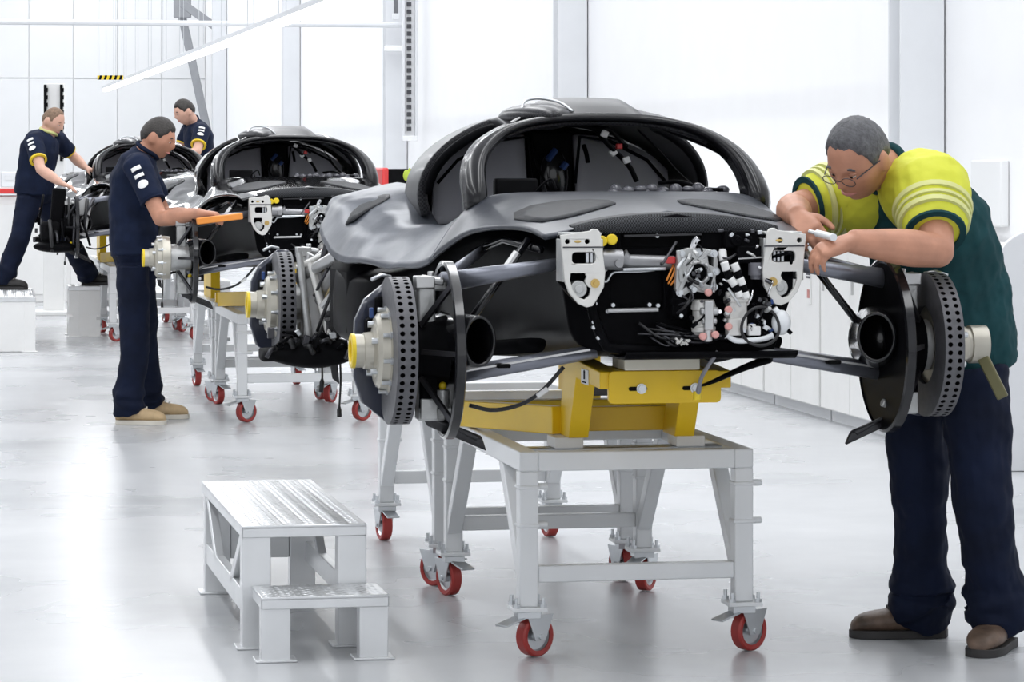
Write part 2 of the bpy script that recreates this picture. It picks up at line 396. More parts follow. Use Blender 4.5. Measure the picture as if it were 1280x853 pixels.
def crs(L, s):
    n = len(L); i = min(int(s), n-2); t = s-i
    a = L[i-1] if i > 0 else 2*L[0]-L[1]; d = L[i+2] if i+2 < n else 2*L[-1]-L[-2]
    return cr(a, L[i], L[i+1], d, t)
def skin_pt(s, t): return crs([crs(r, t) for r in SKING], s)
def skin_n(s, t):
    e = .02; a = skin_pt(min(s+e, 11), t)-skin_pt(max(s-e, 0), t); b = skin_pt(s, min(t+e, 4))-skin_pt(s, max(t-e, 0))
    n = a.cross(b).normalized(); return n if n.z > 0 else -n
def fold_pt(s, t):
    p = skin_pt(s, t); w = max(0, min(1, (s-4.8)/1.5))*max(0, min(1, (t-1)/1.2)); q = p*7
    return p + skin_n(s, t)*w*(.012*noise.noise(Vector((q.x*1.2, q.y*.6, q.z)))+.006*noise.noise(q*2.1))
def mir(p): return Vector((-p.x, p.y, p.z))
def vfront(f): return .68 + .29*max(0, math.sin(f))**.9
def lerp_tab(T, x):
    if x <= T[0][0]: return T[0][1]
    for (a, b), (c, d) in zip(T, T[1:]):
        if x <= c:
            t = (x-a)/(c-a); t = t*t*(3-2*t); return b+(d-b)*t
    return T[-1][1]
def sgnp(x, e): return x if abs(x) < .1 and False else math.copysign(abs(x)**e, x)
def canopy_pt(f, v, grow=0):
    a = lerp_tab([(.7,.485),(1.0,.50),(1.8,.50),(2.3,.42),(2.9,.22)], v)+grow
    h = lerp_tab([(.68,.235),(.97,.262),(1.25,.292),(1.8,.285),(2.3,.23),(2.9,.08)], v)+grow
    n = lerp_tab([(.68,2.45),(1.1,2.35),(1.8,2.0)], v); return Vector((-a*sgnp(math.cos(f), 2/n), v, 1.385 + h*sgnp(math.sin(f), 2/n)))
def build_car(label):
    root = thing('sports_car_chassis', label, 'car', L2W(COFF.x, COFF.y, COFF.z), TH, 'carbon car chassis on the assembly line')
    def P(m_, n, mt, par=root, **k): return m_.build(n, mt, par, COFF, **k)
    # --- painted / filmed skin
    m = M(); mh = M(); NS, NT = 66, 24
    for side in (0, 1):
        rows = [[(mir(fold_pt(11*i/NS, 4*j/NT)) if side else fold_pt(11*i/NS, 4*j/NT)) for j in range(NT+1)] for i in range(NS+1)]
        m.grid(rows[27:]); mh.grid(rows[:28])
    o = P(m, 'wing_skin', FILM, smooth=3); bmw(o); solid(o, .012); wing = o
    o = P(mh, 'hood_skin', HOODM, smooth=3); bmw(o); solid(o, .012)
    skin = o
    def patch(shape, name, mt, par, side=0, off=.006, th=.006):
        q = M(); vs = []
        n = len(shape); c = (sum(p[0] for p in shape)/n, sum(p[1] for p in shape)/n)
        rings = []
        for k in (1, .66, .33):
            rings.append([(c[0]+(p[0]-c[0])*k, c[1]+(p[1]-c[1])*k) for p in shape])
        pts = [skin_pt(*p)+skin_n(*p)*off for r in rings for p in r] + [skin_pt(*c)+skin_n(*c)*off]
        if side: pts = [mir(p) for p in pts]
        fs = []
        for r in range(2):
            for k in range(n): fs.append((r*n+k, r*n+(k+1) % n, (r+1)*n+(k+1) % n, (r+1)*n+k))
        for k in range(n): fs.append((2*n+k, 2*n+(k+1) % n, 3*n))
        q.add(pts, fs); oo = P(q, name, mt, par, smooth=3); solid(oo, th, 0); return oo
    tear = [(1.0,3.15),(1.35,3.35),(1.75,3.3),(2.05,2.9),(2.15,2.3),(2.1,1.6),(1.95,1.05),(1.7,.72),(1.4,.72),(1.2,1.05),(1.02,1.7),(.92,2.45)]
    side_l = [(8.55,3.25),(8.8,2.9),(9.0,2.5),(9.12,2.1),(9.1,1.75),(8.98,1.6),(8.8,1.7),(8.62,2.1),(8.45,2.65),(8.4,3.05)]
    for s in (0, 1):
        patch(tear, 'hood_louver', MESHG, skin, s, .0015, .006)
        patch(side_l, 'side_louver', MESHG, wing, s, .0015, .006)
    # --- canopy
    fd = math.radians(58); fs_ = [math.radians(-14), math.radians(-5)]
    fs_ += [fd*k/9 for k in range(0, 10)] + [fd + (PI-2*fd)*k/10 for k in range(1, 10)] + [PI-fd+fd*k/9 for k in range(0, 10)] + [PI+math.radians(5), PI+math.radians(14)]
    def vrear(f): return 1.54 - .16*max(0, math.sin(f))**1.2
    def rowsfor(f):
        a = vfront(f); b = vrear(f); dp = .062+.105*max(0, math.sin(f))**3; r = [a, a+dp*.25, a+dp*.5, a+dp*.75, a+dp]
        r += [a+dp+(b-a-dp)*k/8 for k in range(1, 8)] + [b, b+.03, b+.08, b+.15]
        r += [b+.15+(2.85-b-.15)*k/8 for k in range(1, 9)]; return r
    R = [rowsfor(f) for f in fs_]; nr = len(R[0]); m = M()
    vs = [canopy_pt(fs_[i], R[i][k]) for i in range(len(fs_)) for k in range(nr)]; fc = []
    for i in range(len(fs_)-1):
        fm = (fs_[i]+fs_[i+1])/2
        for k in range(nr-1):
            if 4 <= k < 12 and (fm < fd or fm > PI-fd): continue
            fc.append((i*nr+k, (i+1)*nr+k, (i+1)*nr+k+1, i*nr+k+1))
    m.add(vs, fc); can = P(m, 'canopy_frame', CARBON, smooth=3); solid(can, .035); bv = can.modifiers.new('bevel', 'BEVEL'); bv.width = .008; bv.segments = 2; bv.angle_limit = .8
    # windscreen surround: rolled lip from the canopy edge inward
    m = M(); N = 56; rows = []
    for i in range(N+1):
        f = math.radians(-6) + (PI+math.radians(12))*i/N; o_ = canopy_pt(f, vfront(f)); s_ = math.sin(f)
        inn = Vector((-.428*sgnp(math.cos(f), .72), .665+.29*max(0, s_)**.9, 1.402+.226*sgnp(s_, .72)))
        c = Vector((0, .7, 1.45))
        rows.append([o_+Vector((0,.01,0)), o_*.75+inn*.25+Vector((0,-.014,.004)), o_*.4+inn*.6+Vector((0,-.02,0)), inn+Vector((0,-.008,0)), inn+Vector((inn.x*-.02,.012,-.004)), inn+Vector((-inn.x*.05,.075,-.012))])
    m.grid(rows); wf_ = P(m, 'windscreen_frame', FRAMEG, smooth=3); solid(wf_, .008, 0)
    # door opening inner frame (step back from the outer edge)
    for s in (-1, 1):
        m = M(); path = []
        pts = [(.02, vfront(0)+.07)] + [(fd*k/8, vfront(fd*k/8)+.07+.1*math.sin(fd*k/8)**3) for k in range(1, 8)] + [(fd, vfront(fd)+.17), (fd+.03, 1.22), (fd, vrear(fd)-.05)] + [(fd*k/8, vrear(fd*k/8)-.035) for k in range(7, 0, -1)] + [(.02, vrear(0)-.03)]
        for f, v in pts:
            p = canopy_pt(f, v, -.03); path.append(Vector((p.x*(1 if s < 0 else -1), p.y, p.z)))
        m.tube(path, .016, 8); P(m, 'door_seal', BLACK, smooth=3)
    # roof centre panel, raised, and hinge hoop on the left
    m = M(); rows = []
    for i in range(13):
        v = .985+.55*i/12; row = []
        for k in range(13):
            u = -.128+.26*k/12; f = math.acos(max(-1, min(1, -u/.5))); b_ = canopy_pt(f, v)
            edge = min(k, 12-k)/2.; e2 = i/1.5
            row.append(b_+Vector((0,0,.024*min(1, edge, e2)+.004)))
        rows.append(row)
    m.grid(rows); P(m, 'roof_panel', SATIN, smooth=3)
    m = M(); m.tube([crs([Vector(p) for p in [(-.245,1.02,1.648),(-.225,1.08,1.686),(-.185,1.12,1.698),(-.145,1.10,1.696),(-.11,1.04,1.682),(-.084,.985,1.655)]], 5*i/24) for i in range(25)], .0045, 8)
    P(m, 'hinge_hoop', ZINC, smooth=3)
    m = M(); m.ell((-.165,1.15,1.640), (.125,.22,.044)); P(m, 'hinge_fairing', CARBON, smooth=3)
    m = M(); m.box((-.268,1.0,1.628), (.03,.035,.004), Matrix.Rotation(-.5,3,'Y')); P(m, 'roof_tag', WHITE)
    # --- cockpit
    for s in (-1, 1):
        m = M(); rows = []
        for i in range(9):
            t = i/8; row = []
            for k in range(9):
                q = k/8; u = .085+.33*q; top = 1.385+.2*math.sqrt(max(0, 1-(q*.93)**2.2)); 
                row.append(Vector((s*u, 1.72+.05*math.sin(PI*q)+.10*t*(1-q*.3), 1.28+(top-1.28)*t)))
            rows.append(row)
        m.grid(rows); o = P(m, 'seat_panel', SEAT, smooth=3); solid(o, .02, 0)
        m = M(); m.tube([(s*.07,1.70,1.42),(s*.09,1.72,1.58),(s*.2,1.74,1.565),(s*.33,1.74,1.50),(s*.40,1.74,1.42)], .006, 6); P(m, 'panel_edge', BLACK, smooth=3)
    m = M().box((0,1.80,1.42), (.15,.06,.36)); P(m, 'bulkhead_column', BLACK, bevel=.01)
    m = M(); m.ell((-.0,1.72,1.44), (.05,.03,.10)); P(m, 'extinguisher_housing', GLOSS, smooth=3)
    m = M().prism([[(-.44,1.2),(.44,1.2)]+[(.44*math.cos(PI*i/16), 1.385+.235*math.sin(PI*i/16)) for i in range(17)]], (0,1.92,0), (1,0,0), (0,0,1), .03); P(m, 'rear_bulkhead', BLACKM)
    m = M().box((-.305,.80,1.405), (.135,.05,.075)); P(m, 'dash_box', BLACKM, bevel=.008)
    m = M()
    for i in range(26):
        x = .02+.014*i; m.ell((x, .86+.03*math.sin(i*1.7), 1.395+.012*math.sin(i*2.3)), (.022, .03, .016+.006*math.sin(i)), None, 8, 6)
    P(m, 'protective_wrap', mat_once('clear_wrap', (.10,.10,.115), .15), smooth=3)['kind'] = 'stuff'
    m = M()
    for (a, b_) in (((-.03,1.68,1.50),(.0,1.69,1.535)), ((.02,1.68,1.47),(.035,1.68,1.49))): m.cyl(a, b_, .012, 8)
    P(m, 'blue_connector', BLUE)
    for (x, v, z) in ((.055,1.15,1.585),(.105,1.25,1.525),(.15,1.25,1.50)):
        m = M().box((x, v, z), (.022,.02,.022), Matrix.Rotation(x*8,3,'Y')); P(m, 'white_connector', WHITE, bevel=.003)
    m = M().box((.125,1.25,1.545), (.02,.02,.018)); P(m, 'red_connector', REDP, bevel=.003)
    for pts, r in (([(-.1,1.2,1.62),(.02,1.18,1.605),(.06,1.2,1.57),(.11,1.25,1.53),(.17,1.3,1.48),(.2,1.32,1.43)], .009),
                   ([(-.02,1.2,1.63),(.03,1.16,1.60),(.08,1.2,1.60),(.16,1.3,1.545)], .008),
                   ([(.20,1.3,1.60),(.25,1.2,1.53),(.29,1.1,1.46),(.33,1.0,1.405)], .003),
                   ([(.2,1.0,1.425),(.26,.95,1.43),(.31,.88,1.41),(.36,.80,1.405)], .006),
                   ([(-.08,1.68,1.56),(-.07,1.65,1.48),(-.03,1.66,1.40)], .005), ([(.1,1.7,1.55),(.105,1.68,1.52),(.11,1.68,1.49)], .008),
                   ([(-.27,.66,1.395),(-.25,.63,1.425),(-.225,.62,1.44),(-.215,.60,1.41)], .004), ([(-.245,.64,1.42),(-.24,.62,1.39)], .004)):
        m = M().tube([crs([Vector(p) for p in pts], (len(pts)-1)*i/16) for i in range(17)], r, 7); P(m, 'cockpit_wire', BLACK, smooth=3)
    # --- tub
    def ring(v, hb, ht, zb, zt, n=28, e=.35):
        out = []
        for k in range(n):
            a = 2*PI*k/n; c, s_ = math.cos(a), math.sin(a); q = (zt+zb)/2 + (zt-zb)/2*math.copysign(abs(s_)**e, s_)
            h = hb+(ht-hb)*((q-zb)/(zt-zb)); out.append(Vector((h*math.copysign(abs(c)**e, c), v, q)))
        return out
    m = M(); T = [(-.02,.285,.335,.945,1.275),(.15,.29,.345,.93,1.295),(.4,.30,.40,.91,1.315),(.65,.33,.44,.895,1.33),(.85,.38,.46,.88,1.32),(1.05,.47,.50,.87,1.27),(1.3,.58,.60,.86,1.18),(1.55,.70,.70,.85,1.15),(1.85,.74,.73,.85,1.17),(2.1,.72,.70,.86,1.22),(2.3,.66,.62,.88,1.28)]
    tv = [Vector(t) for t in [(a[0], a[1], a[2]) for a in T]]; tz = [Vector((a[3], a[4], 0)) for a in T]; rows = []
    for i in range(41):
        s_ = 10*i/40; a = crs(tv, s_); z = crs(tz, s_); rows.append(ring(a.x, a.y, a.z, z.x, z.y))
    m.loft(rows); P(m, 'monocoque', BLACK, smooth=3)
    m = M(); m.loft([ring(v, hw, hw, z0, z1, 24, .5) for v, hw, z0, z1 in ((2.2,.4,.88,1.38),(2.5,.32,.88,1.36),(2.9,.25,.9,1.25),(3.2,.18,.92,1.15))]); P(m, 'gearbox_cover', BLACK, smooth=3)
    # shaped panels on the tub side (arch liner folds)
    for s in (-1, 1):
        m = M(); m.tube([(s*.37,.05,1.24),(s*.42,.35,1.262),(s*.47,.55,1.225),(s*.54,.78,1.13)], .012, 8); P(m, 'arch_lip', GLOSS, smooth=3)
        m = M(); m.loft([ring(v, .04, .05, zc-.02, zc+.025, 16, .6) for v, zc in ((.25,.95),(1.3,.86))]); 
        for i_ in range(len(m.v)): m.v[i_].x += s*(.36+.25*(m.v[i_].y-.25))
        P(m, 'floor_edge', BLACK, smooth=3)
    # cooler pack filling the left rear arch
    P(M().box((-.60,1.9,1.02), (.24,.5,.26)), 'cooler_duct', BLACKM, bevel=.03); P(M().box((.60,1.9,1.02), (.24,.5,.26)), 'cooler_duct', BLACKM, bevel=.03)
    # --- front bulkhead
    F = lambda px, py, v=-.12: Vector(((px-857)*.002262, v, 1.5-(py-200)*.002262))      # millimetre layout of the bulkhead face
    m = M(); out = [(-.345,1.285),(-.2,1.315),(0,1.345),(.2,1.315),(.35,1.28),(.345,1.12),(.31,1.02),(.29,.955),(.2,.945),(-.16,.945),(-.215,.975),(-.25,1.06),(-.30,1.10),(-.345,1.15)]
    hole = rnd(.155, .12, .012, 3, -.115, 1.13)
    hole2 = rnd(.235, .048, .008, 3, -.045, 1.272)
    m.prism([[(x, z) for x, z in out], hole, hole2], (0,-.075,0), (1,0,0), (0,0,1), .03); P(m, 'front_bulkhead', BLACK, bevel=.003)
    m = M().box((-.115,-.045,1.13), (.175,.01,.14)); m.box((-.045,-.045,1.272), (.25,.01,.06)); P(m, 'bulkhead_recess', BLACKM)
    m = M(); rows = []
    for i in range(17):
        u = -.30+.60*i/16; top = 1.347-.25*u*u-.5*abs(u)**3; rows.append([Vector((u, -.10, 1.292-.06*u*u)), Vector((u, -.085, top-.004)), Vector((u, -.02, top))])
    m.grid(rows); o = P(m, 'nose_grille', MESHG, smooth=3); solid(o, .006, 0)
    m = M().bar(F(787,296,-.11), F(887,294,-.11), .012, .006); P(m, 'slot_trim', SATIN)
    ribs = [(.09,.955),(-.17,.96),(-.215,.985),(-.245,1.06),(-.25,1.12)]
    m = M(); m.tube([crs([Vector((x,-.10,z)) for x, z in ribs], 4*i/16) for i in range(17)], .016, 8); P(m, 'bulkhead_flange', BLACK, smooth=3)
    # suspension brackets
    def bracket(s):
        o2 = [(-.065,.052),(.02,.064),(.028,.070),(.042,.068),(.050,.058),(.064,-.055),(.060,-.095),(.040,-.130),(.028,-.148),(.010,-.152),(-.014,-.142),(-.040,-.112),(-.054,-.075),(-.058,-.03)]
        h1 = rnd(.068, .032, .010, 3, .002, -.012)
        h2 = [(-.036,-.055),(.006,-.055),(.010,-.066),(.004,-.078),(.012,-.092),(.022,-.098),(.018,-.118),(.004,-.130),(-.012,-.124),(-.030,-.100),(-.038,-.075)]
        loops = [o2, h1, h2, circ(-.045,.034,.0075,10), circ(.012,.034,.0075,10)]
        if s > 0: loops = [[(-x, y) for x, y in l][::-1] for l in loops]
        c = F(728,317,-.175) if s < 0 else Vector((.294,-.175,1.236))
        m = M().prism(loops, c, (1,0,0), (0,0,1), .014); b_ = P(m, 'suspension_bracket', PALEB, bevel=.0025)
        m = M().box(c+Vector((0,.04,.055)), (.11,.08,.008)); m.box(c+Vector((-.055*1,.045,-.02)), (.008,.09,.12)); m.box(c+Vector((.055,.045,-.02)), (.008,.09,.12)); P(m, 'bracket_flange', CAST, b_, bevel=.002)
        m = M().box(c+Vector((0,-.008,.018)), (.118,.004,.004)); P(m, 'fold_line', STEEL, b_)
        q = c+Vector((-s*.012*-1 if s < 0 else -.012,.0,-.10)); m = M().cyl(q+Vector((0,.03,0)), q+Vector((0,-.004,0)), .024, 20); m.cyl(q+Vector((0,.0,0)), q+Vector((0,-.012,0)), .012, 14); P(m, 'rod_end', CAST, b_, bevel=.002)
        q = c+Vector((.034*(-s),-.006,-.084)); m = M().cyl(q, q+Vector((0,-.006,0)), .013, 16); m.cyl(q, q+Vector((0,-.012,0)), .006, 6); P(m, 'brass_bolt', BRASS, b_)
        m = M()
        for k in range(3): m.box(c+Vector((s*-.02+ -.004+.012*k,.02,-.012)), (.008,.02,.03))
        P(m, 'spring_stack', ZINC, b_, bevel=.001)
        q = c+Vector((-.016,-.0075,.034)); m = M().ell(q, (.010,.002,.004), None, 10, 6); P(m, 'stamped_mark', BRASS, b_)
    bracket(-1); bracket(1)
    # steering rack and pipes
    m = M().tube([F(757,325), F(783,326)], .030, 16); m.tube([F(783,322), F(792,328), F(850,330)], [.026,.020,.020], 16); m.cyl(F(776,330,-.135), F(776,330,-.165), .012, 10); P(m, 'steering_rack', RACK)
    m = M().tube([F(783,338,-.14), F(838,337,-.14)], .005, 8); P(m, 'rack_pipe', ZINC)
    m = M().prism([[(-.03,.02),(.012,.02),(.012,-.01),(-.03,-.045)]], F(763,333,-.10), (1,0,0), (0,0,1), .02); P(m, 'rack_mount', CAST, bevel=.002)
    pp = [F(757,351),F(764,353),F(771,343),F(783,341),F(805,341),F(826,339)]
    m = M().tube([crs(pp, 5*i/24) for i in range(25)], .0035, 7); P(m, 'brake_pipe', ZINC, smooth=3)
    for (px, py) in ((755.5,302),(768.5,300)):
        c = F(px, py, -.13); m = M().lathe([(0,.0),(0,.013),(.004,.0155),(.014,.0155),(.016,.0125),(.018,.0125),(.018,0)], c, (0,-1,0), 18); P(m, 'yellow_cap', YELC)
        m = M().cyl(c+Vector((0,.05,-.0)), c, .018, 14); P(m, 'reservoir_neck', BLACK)
    m = M().box(F(762,308,-.09), (.07,.05,.05)); P(m, 'fluid_reservoir', BLACK, bevel=.006)
    for (px, py) in ((750,381),(749,392),(748,404),(830,296),(758,318),(831,384),(766,391),(754,424),(748,411),(773,383),(820,383)):
        c = F(px, py, -.10); m = M().cyl(c, c+Vector((0,-.012,0)), .006, 8); P(m, 'bolt_head', ZINC)
    m = M().tube([F(765,390), F(830,389)], .007, 10); P(m, 'cross_rod', ALU)
    m = M().tube([F(845,372), F(872,378)], .035, 18); m.tube([F(845,388), F(866,389)], .03, 16); P(m, 'pump_motor', BLACK, bevel=.003)
    m = M().box(F(843,326,-.15), (.024,.03,.02)); P(m, 'red_connector', REDP, bevel=.003)
    for k, (a, b_, c) in enumerate((((850,333),(845,345),(840,356)),((853,334),(850,346),(843,358)),((847,332),(841,343),(838,352)))):
        m = M().tube([crs([F(*a,-.15),F(*b_,-.16),F(*c,-.15)], 2*i/8) for i in range(9)], .003, 6); P(m, 'orange_wire', ORANGE, smooth=3)
    # hydraulic pump: cast frame with bore, ribs, bosses
    m = M(); fr = [(-.058,.055),(-.03,.066),(.02,.064),(.052,.058),(.058,.02),(.05,-.02),(.052,-.05),(.02,-.062),(-.02,-.055),(-.05,-.075),(-.066,-.05),(-.064,0)]
    c = F(876,340,-.165)
    m.prism([fr, circ(.0,-.004,.026,18), [(.026,.045),(.044,.04),(.044,.012),(.030,.02)], [(.028,-.012),(.042,-.018),(.036,-.042),(.022,-.036)], [(-.05,.03),(-.03,.045),(-.012,.036),(-.034,.014)], [(-.052,-.012),(-.036,-.006),(-.026,-.036),(-.046,-.05)]], c, (1,0,0), (0,0,1), .03)
    pf = P(m, 'pump_casting', CAST, bevel=.003)
    m = M().lathe([(-.02,.026),(-.02,.036),(.006,.036),(.010,.030),(.006,.026)], c+Vector((0,-.012,-.004)), (0,-1,0), 22, closed=True); P(m, 'bore_ring', ALU, pf)
    m = M().cyl(c+Vector((0,.02,-.004)), c+Vector((0,.0,-.004)), .027, 18); P(m, 'bore_plug', BLACKM, pf)
    rr_ = random.Random(3)
    for (x, z) in ((-.05,.05),(.045,.05),(-.055,-.06),(.045,-.045),(.0,.055),(-.015,-.05),(.052,0)):
        m = M().cyl(c+Vector((x,-.012,z)), c+Vector((x,-.028,z)), .007, 6); m.cyl(c+Vector((x,-.012,z)), c+Vector((x,-.018,z)), .011, 12); P(m, 'casting_boss', ZINC, pf)
    for a, b_ in (((-.06,.06),(-.05,-.03)),((-.04,-.02),(.02,-.055)),((.0,.03),(.03,.06)),((-.03,.0),(-.058,-.06))):
        m = M().bar(c+Vector((a[0],-.018,a[1])), c+Vector((b_[0],-.018,b_[1])), .008, .012); P(m, 'casting_rib', CAST, pf, bevel=.002)
    m = M().tube([F(868,312,-.17), F(872,302,-.175), F(876,298,-.18)], [.008,.010,.009], 10); P(m, 'union_fitting', CHROME)
    m = M().lathe([(0,.030),(.02,.036),(.028,.036),(.030,.031),(.075,.031),(.078,.035),(.09,.034),(.10,.024)], F(884,376,-.165), (0,0,-1), 20); P(m, 'servo_motor', PALEB)
    m = M().box(F(886,395,-.20), (.026,.03,.085)); m.cyl(F(886,378,-.2), F(886,428,-.2), .013, 12); m.cyl(F(878,402,-.2), F(897,402,-.2), .010, 10); m.cyl(F(876,390,-.2), F(899,390,-.2), .012, 10); P(m, 'valve_body', ALU, bevel=.003)
    for (px, py) in ((885,366),(878,421),(894,419),(911,388),(911,409)):
        q = F(px, py, -.205); m = M().lathe([(0,.0),(0,.010),(.012,.011),(.016,.008),(.016,0)], q, (0,-1,0), 14); P(m, 'pink_cap', PINK)
    m = M().cyl(F(908,315,-.17), F(908,327,-.18), .012, 12); m.cyl(F(908,312,-.17), F(908,315,-.17), .009, 12); P(m, 'white_fitting', WHITE)
    for pts in (((905,328),(911,345),(921,360),(926,372)),((918,330),(924,345),(930,360),(934,374))):
        L = [F(*p, -.215) for p in pts]
        for seg, mt in ((0, WHITE), (1, BLACK), (2, WHITE), (3, BLACK), (4, WHITE)):
            m = M().tube([crs(L, 3*(seg+i/5)/5) for i in range(6)], .0115 if mt is WHITE else .0105, 10); P(m, 'hose_section', mt, smooth=3)
    m = M().box(F(926,392,-.17), (.052,.05,.10)); m.box(F(921,410,-.18), (.04,.04,.05)); m.cyl(F(917,378,-.17), F(917,366,-.17), .012, 12); m.cyl(F(932,378,-.17), F(932,366,-.17), .012, 12); m.box(F(926,376,-.172), (.065,.055,.016)); P(m, 'valve_block', PALEB, bevel=.004)
    for a, b_, c_ in (((912,361),(921,374),(928,384)),((944,364),(941,374),(937,383)),((905,350),(915,354),(923,358)),((970,352),(966,362),(963,372))):
        m = M().tube([F(*a,-.2), F(*b_,-.205), F(*c_,-.2)], .0035, 7); P(m, 'thin_pipe', CHROME if a[0] != 912 else CLEAR, smooth=3)
    m = M().box(F(946,415,-.19), (.036,.03,.026)); m.box(F(944,409,-.19), (.02,.02,.012)); P(m, 'white_connector', WHITE, bevel=.003)
    L = [F(912,420,-.19),F(922,427,-.195),F(940,427,-.2),F(958,425,-.2),F(970,421,-.2)]
    m = M().tube([crs(L, 4*i/20) for i in range(21)], [.014]+[.008]*19+[.011], 10); P(m, 'white_duct', CLEAR, smooth=3)
    c = F(952,409,-.215); m = M().tube([c+Vector((.055*math.cos(2*PI*i/40), .01*math.sin(2*PI*i/20), .055*math.sin(2*PI*i/40))) for i in range(40)], .0045, 8, closed=True); P(m, 'hose_coil', RUBBER, smooth=3)
    m = M().cyl(F(955,330,-.14), F(955,346,-.14), .022, 18); m.cyl(F(955,346,-.14), F(955,351,-.14), .016, 16); P(m, 'brake_reservoir', mat_once('grey_plastic', (.22,.22,.25), .4))
    m = M().box(F(946,320,-.12), (.075,.06,.05)); m.box(F(938,301,-.11), (.10,.05,.05)); m.cyl(F(929,302,-.15), F(929,302,-.13), .016, 16); P(m, 'control_module', BLACK, bevel=.004)
    m = M().bar(F(930,325,-.155), F(964,323,-.155), .004, .004); P(m, 'module_trim', ALU)
    m = M().box(F(949,402,-.16), (.05,.04,.05)); P(m, 'relay_box', BLACK, bevel=.004)
    for i in range(16):
        q = F(944+rr_.uniform(0,30), 375+rr_.uniform(0,40), -.18-rr_.uniform(0,.02)); m = M().box(q, (rr_.uniform(.006,.016), .012, rr_.uniform(.005,.014)), Matrix.Rotation(rr_.uniform(-.6,.6),3,'Y'))
        P(m, 'small_connector', (ZINC, BLUE, BLACK, CLEAR, STEEL)[i % 5], bevel=.0015)
    for i in range(12):
        q = F(905+rr_.uniform(0,62), 288+rr_.uniform(0,22), -.15-rr_.uniform(0,.02)); m = M().box(q, (rr_.uniform(.008,.018), .012, rr_.uniform(.005,.012)), Matrix.Rotation(rr_.uniform(-.8,.8),3,'Y'))
        P(m, 'small_connector', (BLACK, STEEL, ZINC, BLACK)[i % 4], bevel=.0015)
    for i in range(46):
        px, py = rr_.uniform(852, 972), rr_.uniform(306, 428); q = F(px, py, -.175-rr_.uniform(0,.03)); kd = i % 6
        if kd < 2: m = M().cyl(q, q+Vector((rr_.uniform(-.01,.01), -.02, rr_.uniform(-.012,.012))), rr_.uniform(.004,.008), 8)
        elif kd < 4: m = M().box(q, (rr_.uniform(.006,.02), .014, rr_.uniform(.005,.014)), Matrix.Rotation(rr_.uniform(-.8,.8),3,'Y'))
        else:
            b_ = q+Vector((rr_.uniform(-.03,.03), -.008, rr_.uniform(-.03,.03))); m = M().tube([q, (q+b_)/2+Vector((0,-.012,0)), b_], rr_.uniform(.003,.0055), 7)
        P(m, ('pipe_union','pipe_union','valve_piece','valve_piece','link_pipe','link_pipe')[kd], (ZINC, STEEL, CAST, BLACK, CHROME, BLACKM, CAST)[i % 7], bevel=.0012 if kd < 4 else 0)
    m = M().ell(F(982,405,-.19), (.028,.026,.036)); m.cyl(F(972,388,-.19), F(980,397,-.19), .012, 10); P(m, 'milky_reservoir', CLEAR, smooth=3)
    m = M().bar(F(987,412,-.2), F(994,419,-.2), .011, .011); P(m, 'black_plug', BLACK, bevel=.002)
    for i in range(22):
        a = F(rr_.uniform(800,850), rr_.uniform(405,425)); b_ = F(rr_.uniform(850,930), rr_.uniform(420,436)); md = (a+b_)/2+Vector((0,-.03,-.01+rr_.uniform(-.02,.03)))
        L = [a, md, b_]; m = M().tube([crs(L, 2*k/10) for k in range(11)], rr_.uniform(.003,.006), 6); P(m, 'wiring_loom', (RUBBER, BLACK, STEEL)[i % 3], smooth=3)
    for i in range(14):
        a = F(rr_.uniform(850,985), rr_.uniform(300,420), -.15); b_ = a+Vector((rr_.uniform(-.06,.06), -.02, rr_.uniform(-.08,.04))); md = (a+b_)/2+Vector((rr_.uniform(-.03,.03),-.05,rr_.uniform(-.03,.03)))
        m = M().tube([crs([a, md, b_], 2*k/10) for k in range(11)], rr_.uniform(.0025,.005), 6); P(m, 'wiring_loom', (RUBBER, STEEL, BLACK, CLEAR)[i % 4], smooth=3)
    for i in range(10):
        q = F(848+rr_.uniform(0,22), 424+rr_.uniform(0,8), -.16); m = M().box(q, (.012,.012,.006), Matrix.Rotation(rr_.uniform(-1,1),3,'Y')); P(m, 'cable_clip', PALEB, bevel=.001)
    m = M(); rows = []
    for i in range(9):
        u = -.17+.50*i/8; rows.append([Vector((u,-.20,.952)), Vector((u,-.17,.938)), Vector((u,-.08,.935)), Vector((u,.05,.935))])
    m.grid(rows); o = P(m, 'undertray_lip', BLACK, smooth=3); solid(o, .01, 0)
    # fin below the right of the nose + hose to the stand
    L = [Vector(p) for p in [(.27,-.12,.93),(.20,-.08,.90),(.13,-.02,.86),(.095,.02,.842)]]
    m = M().tube([crs(L, 3*i/12) for i in range(13)], [.035-.0022*i for i in range(13)], 10, flat=((0,1,0),.35)); P(m, 'tow_fin', BLACK, smooth=3)
    L = [Vector(p) for p in [(.10,-.18,.955),(.078,-.17,.92),(.062,-.14,.88),(.058,-.12,.842),(.056,-.11,.825)]]
    m = M().tube([crs(L, 4*i/14) for i in range(15)], [.006]*10+[.008]*5, 8); P(m, 'drain_hose', mat_once('grey_plastic', (.22,.22,.25), .4), smooth=3)
    m = M().cyl(L[-1]+Vector((0,0,.012)), L[-1]+Vector((0,0,-.012)), .012, 10); P(m, 'yellow_plug', YELC)
    L = [Vector(p) for p in [(-.57,.1,.79),(-.50,.1,.775),(-.42,.1,.79),(-.36,.08,.83),(-.30,.06,.90)]]
    m = M().tube([crs(L, 4*i/18) for i in range(19)], .006, 8); P(m, 'speed_sensor_cable', RUBBER, smooth=3)
    m = M().bar((-.375,.075,.815),(-.345,.07,.838),.014,.014); P(m, 'cable_clip', WHITE, bevel=.002)
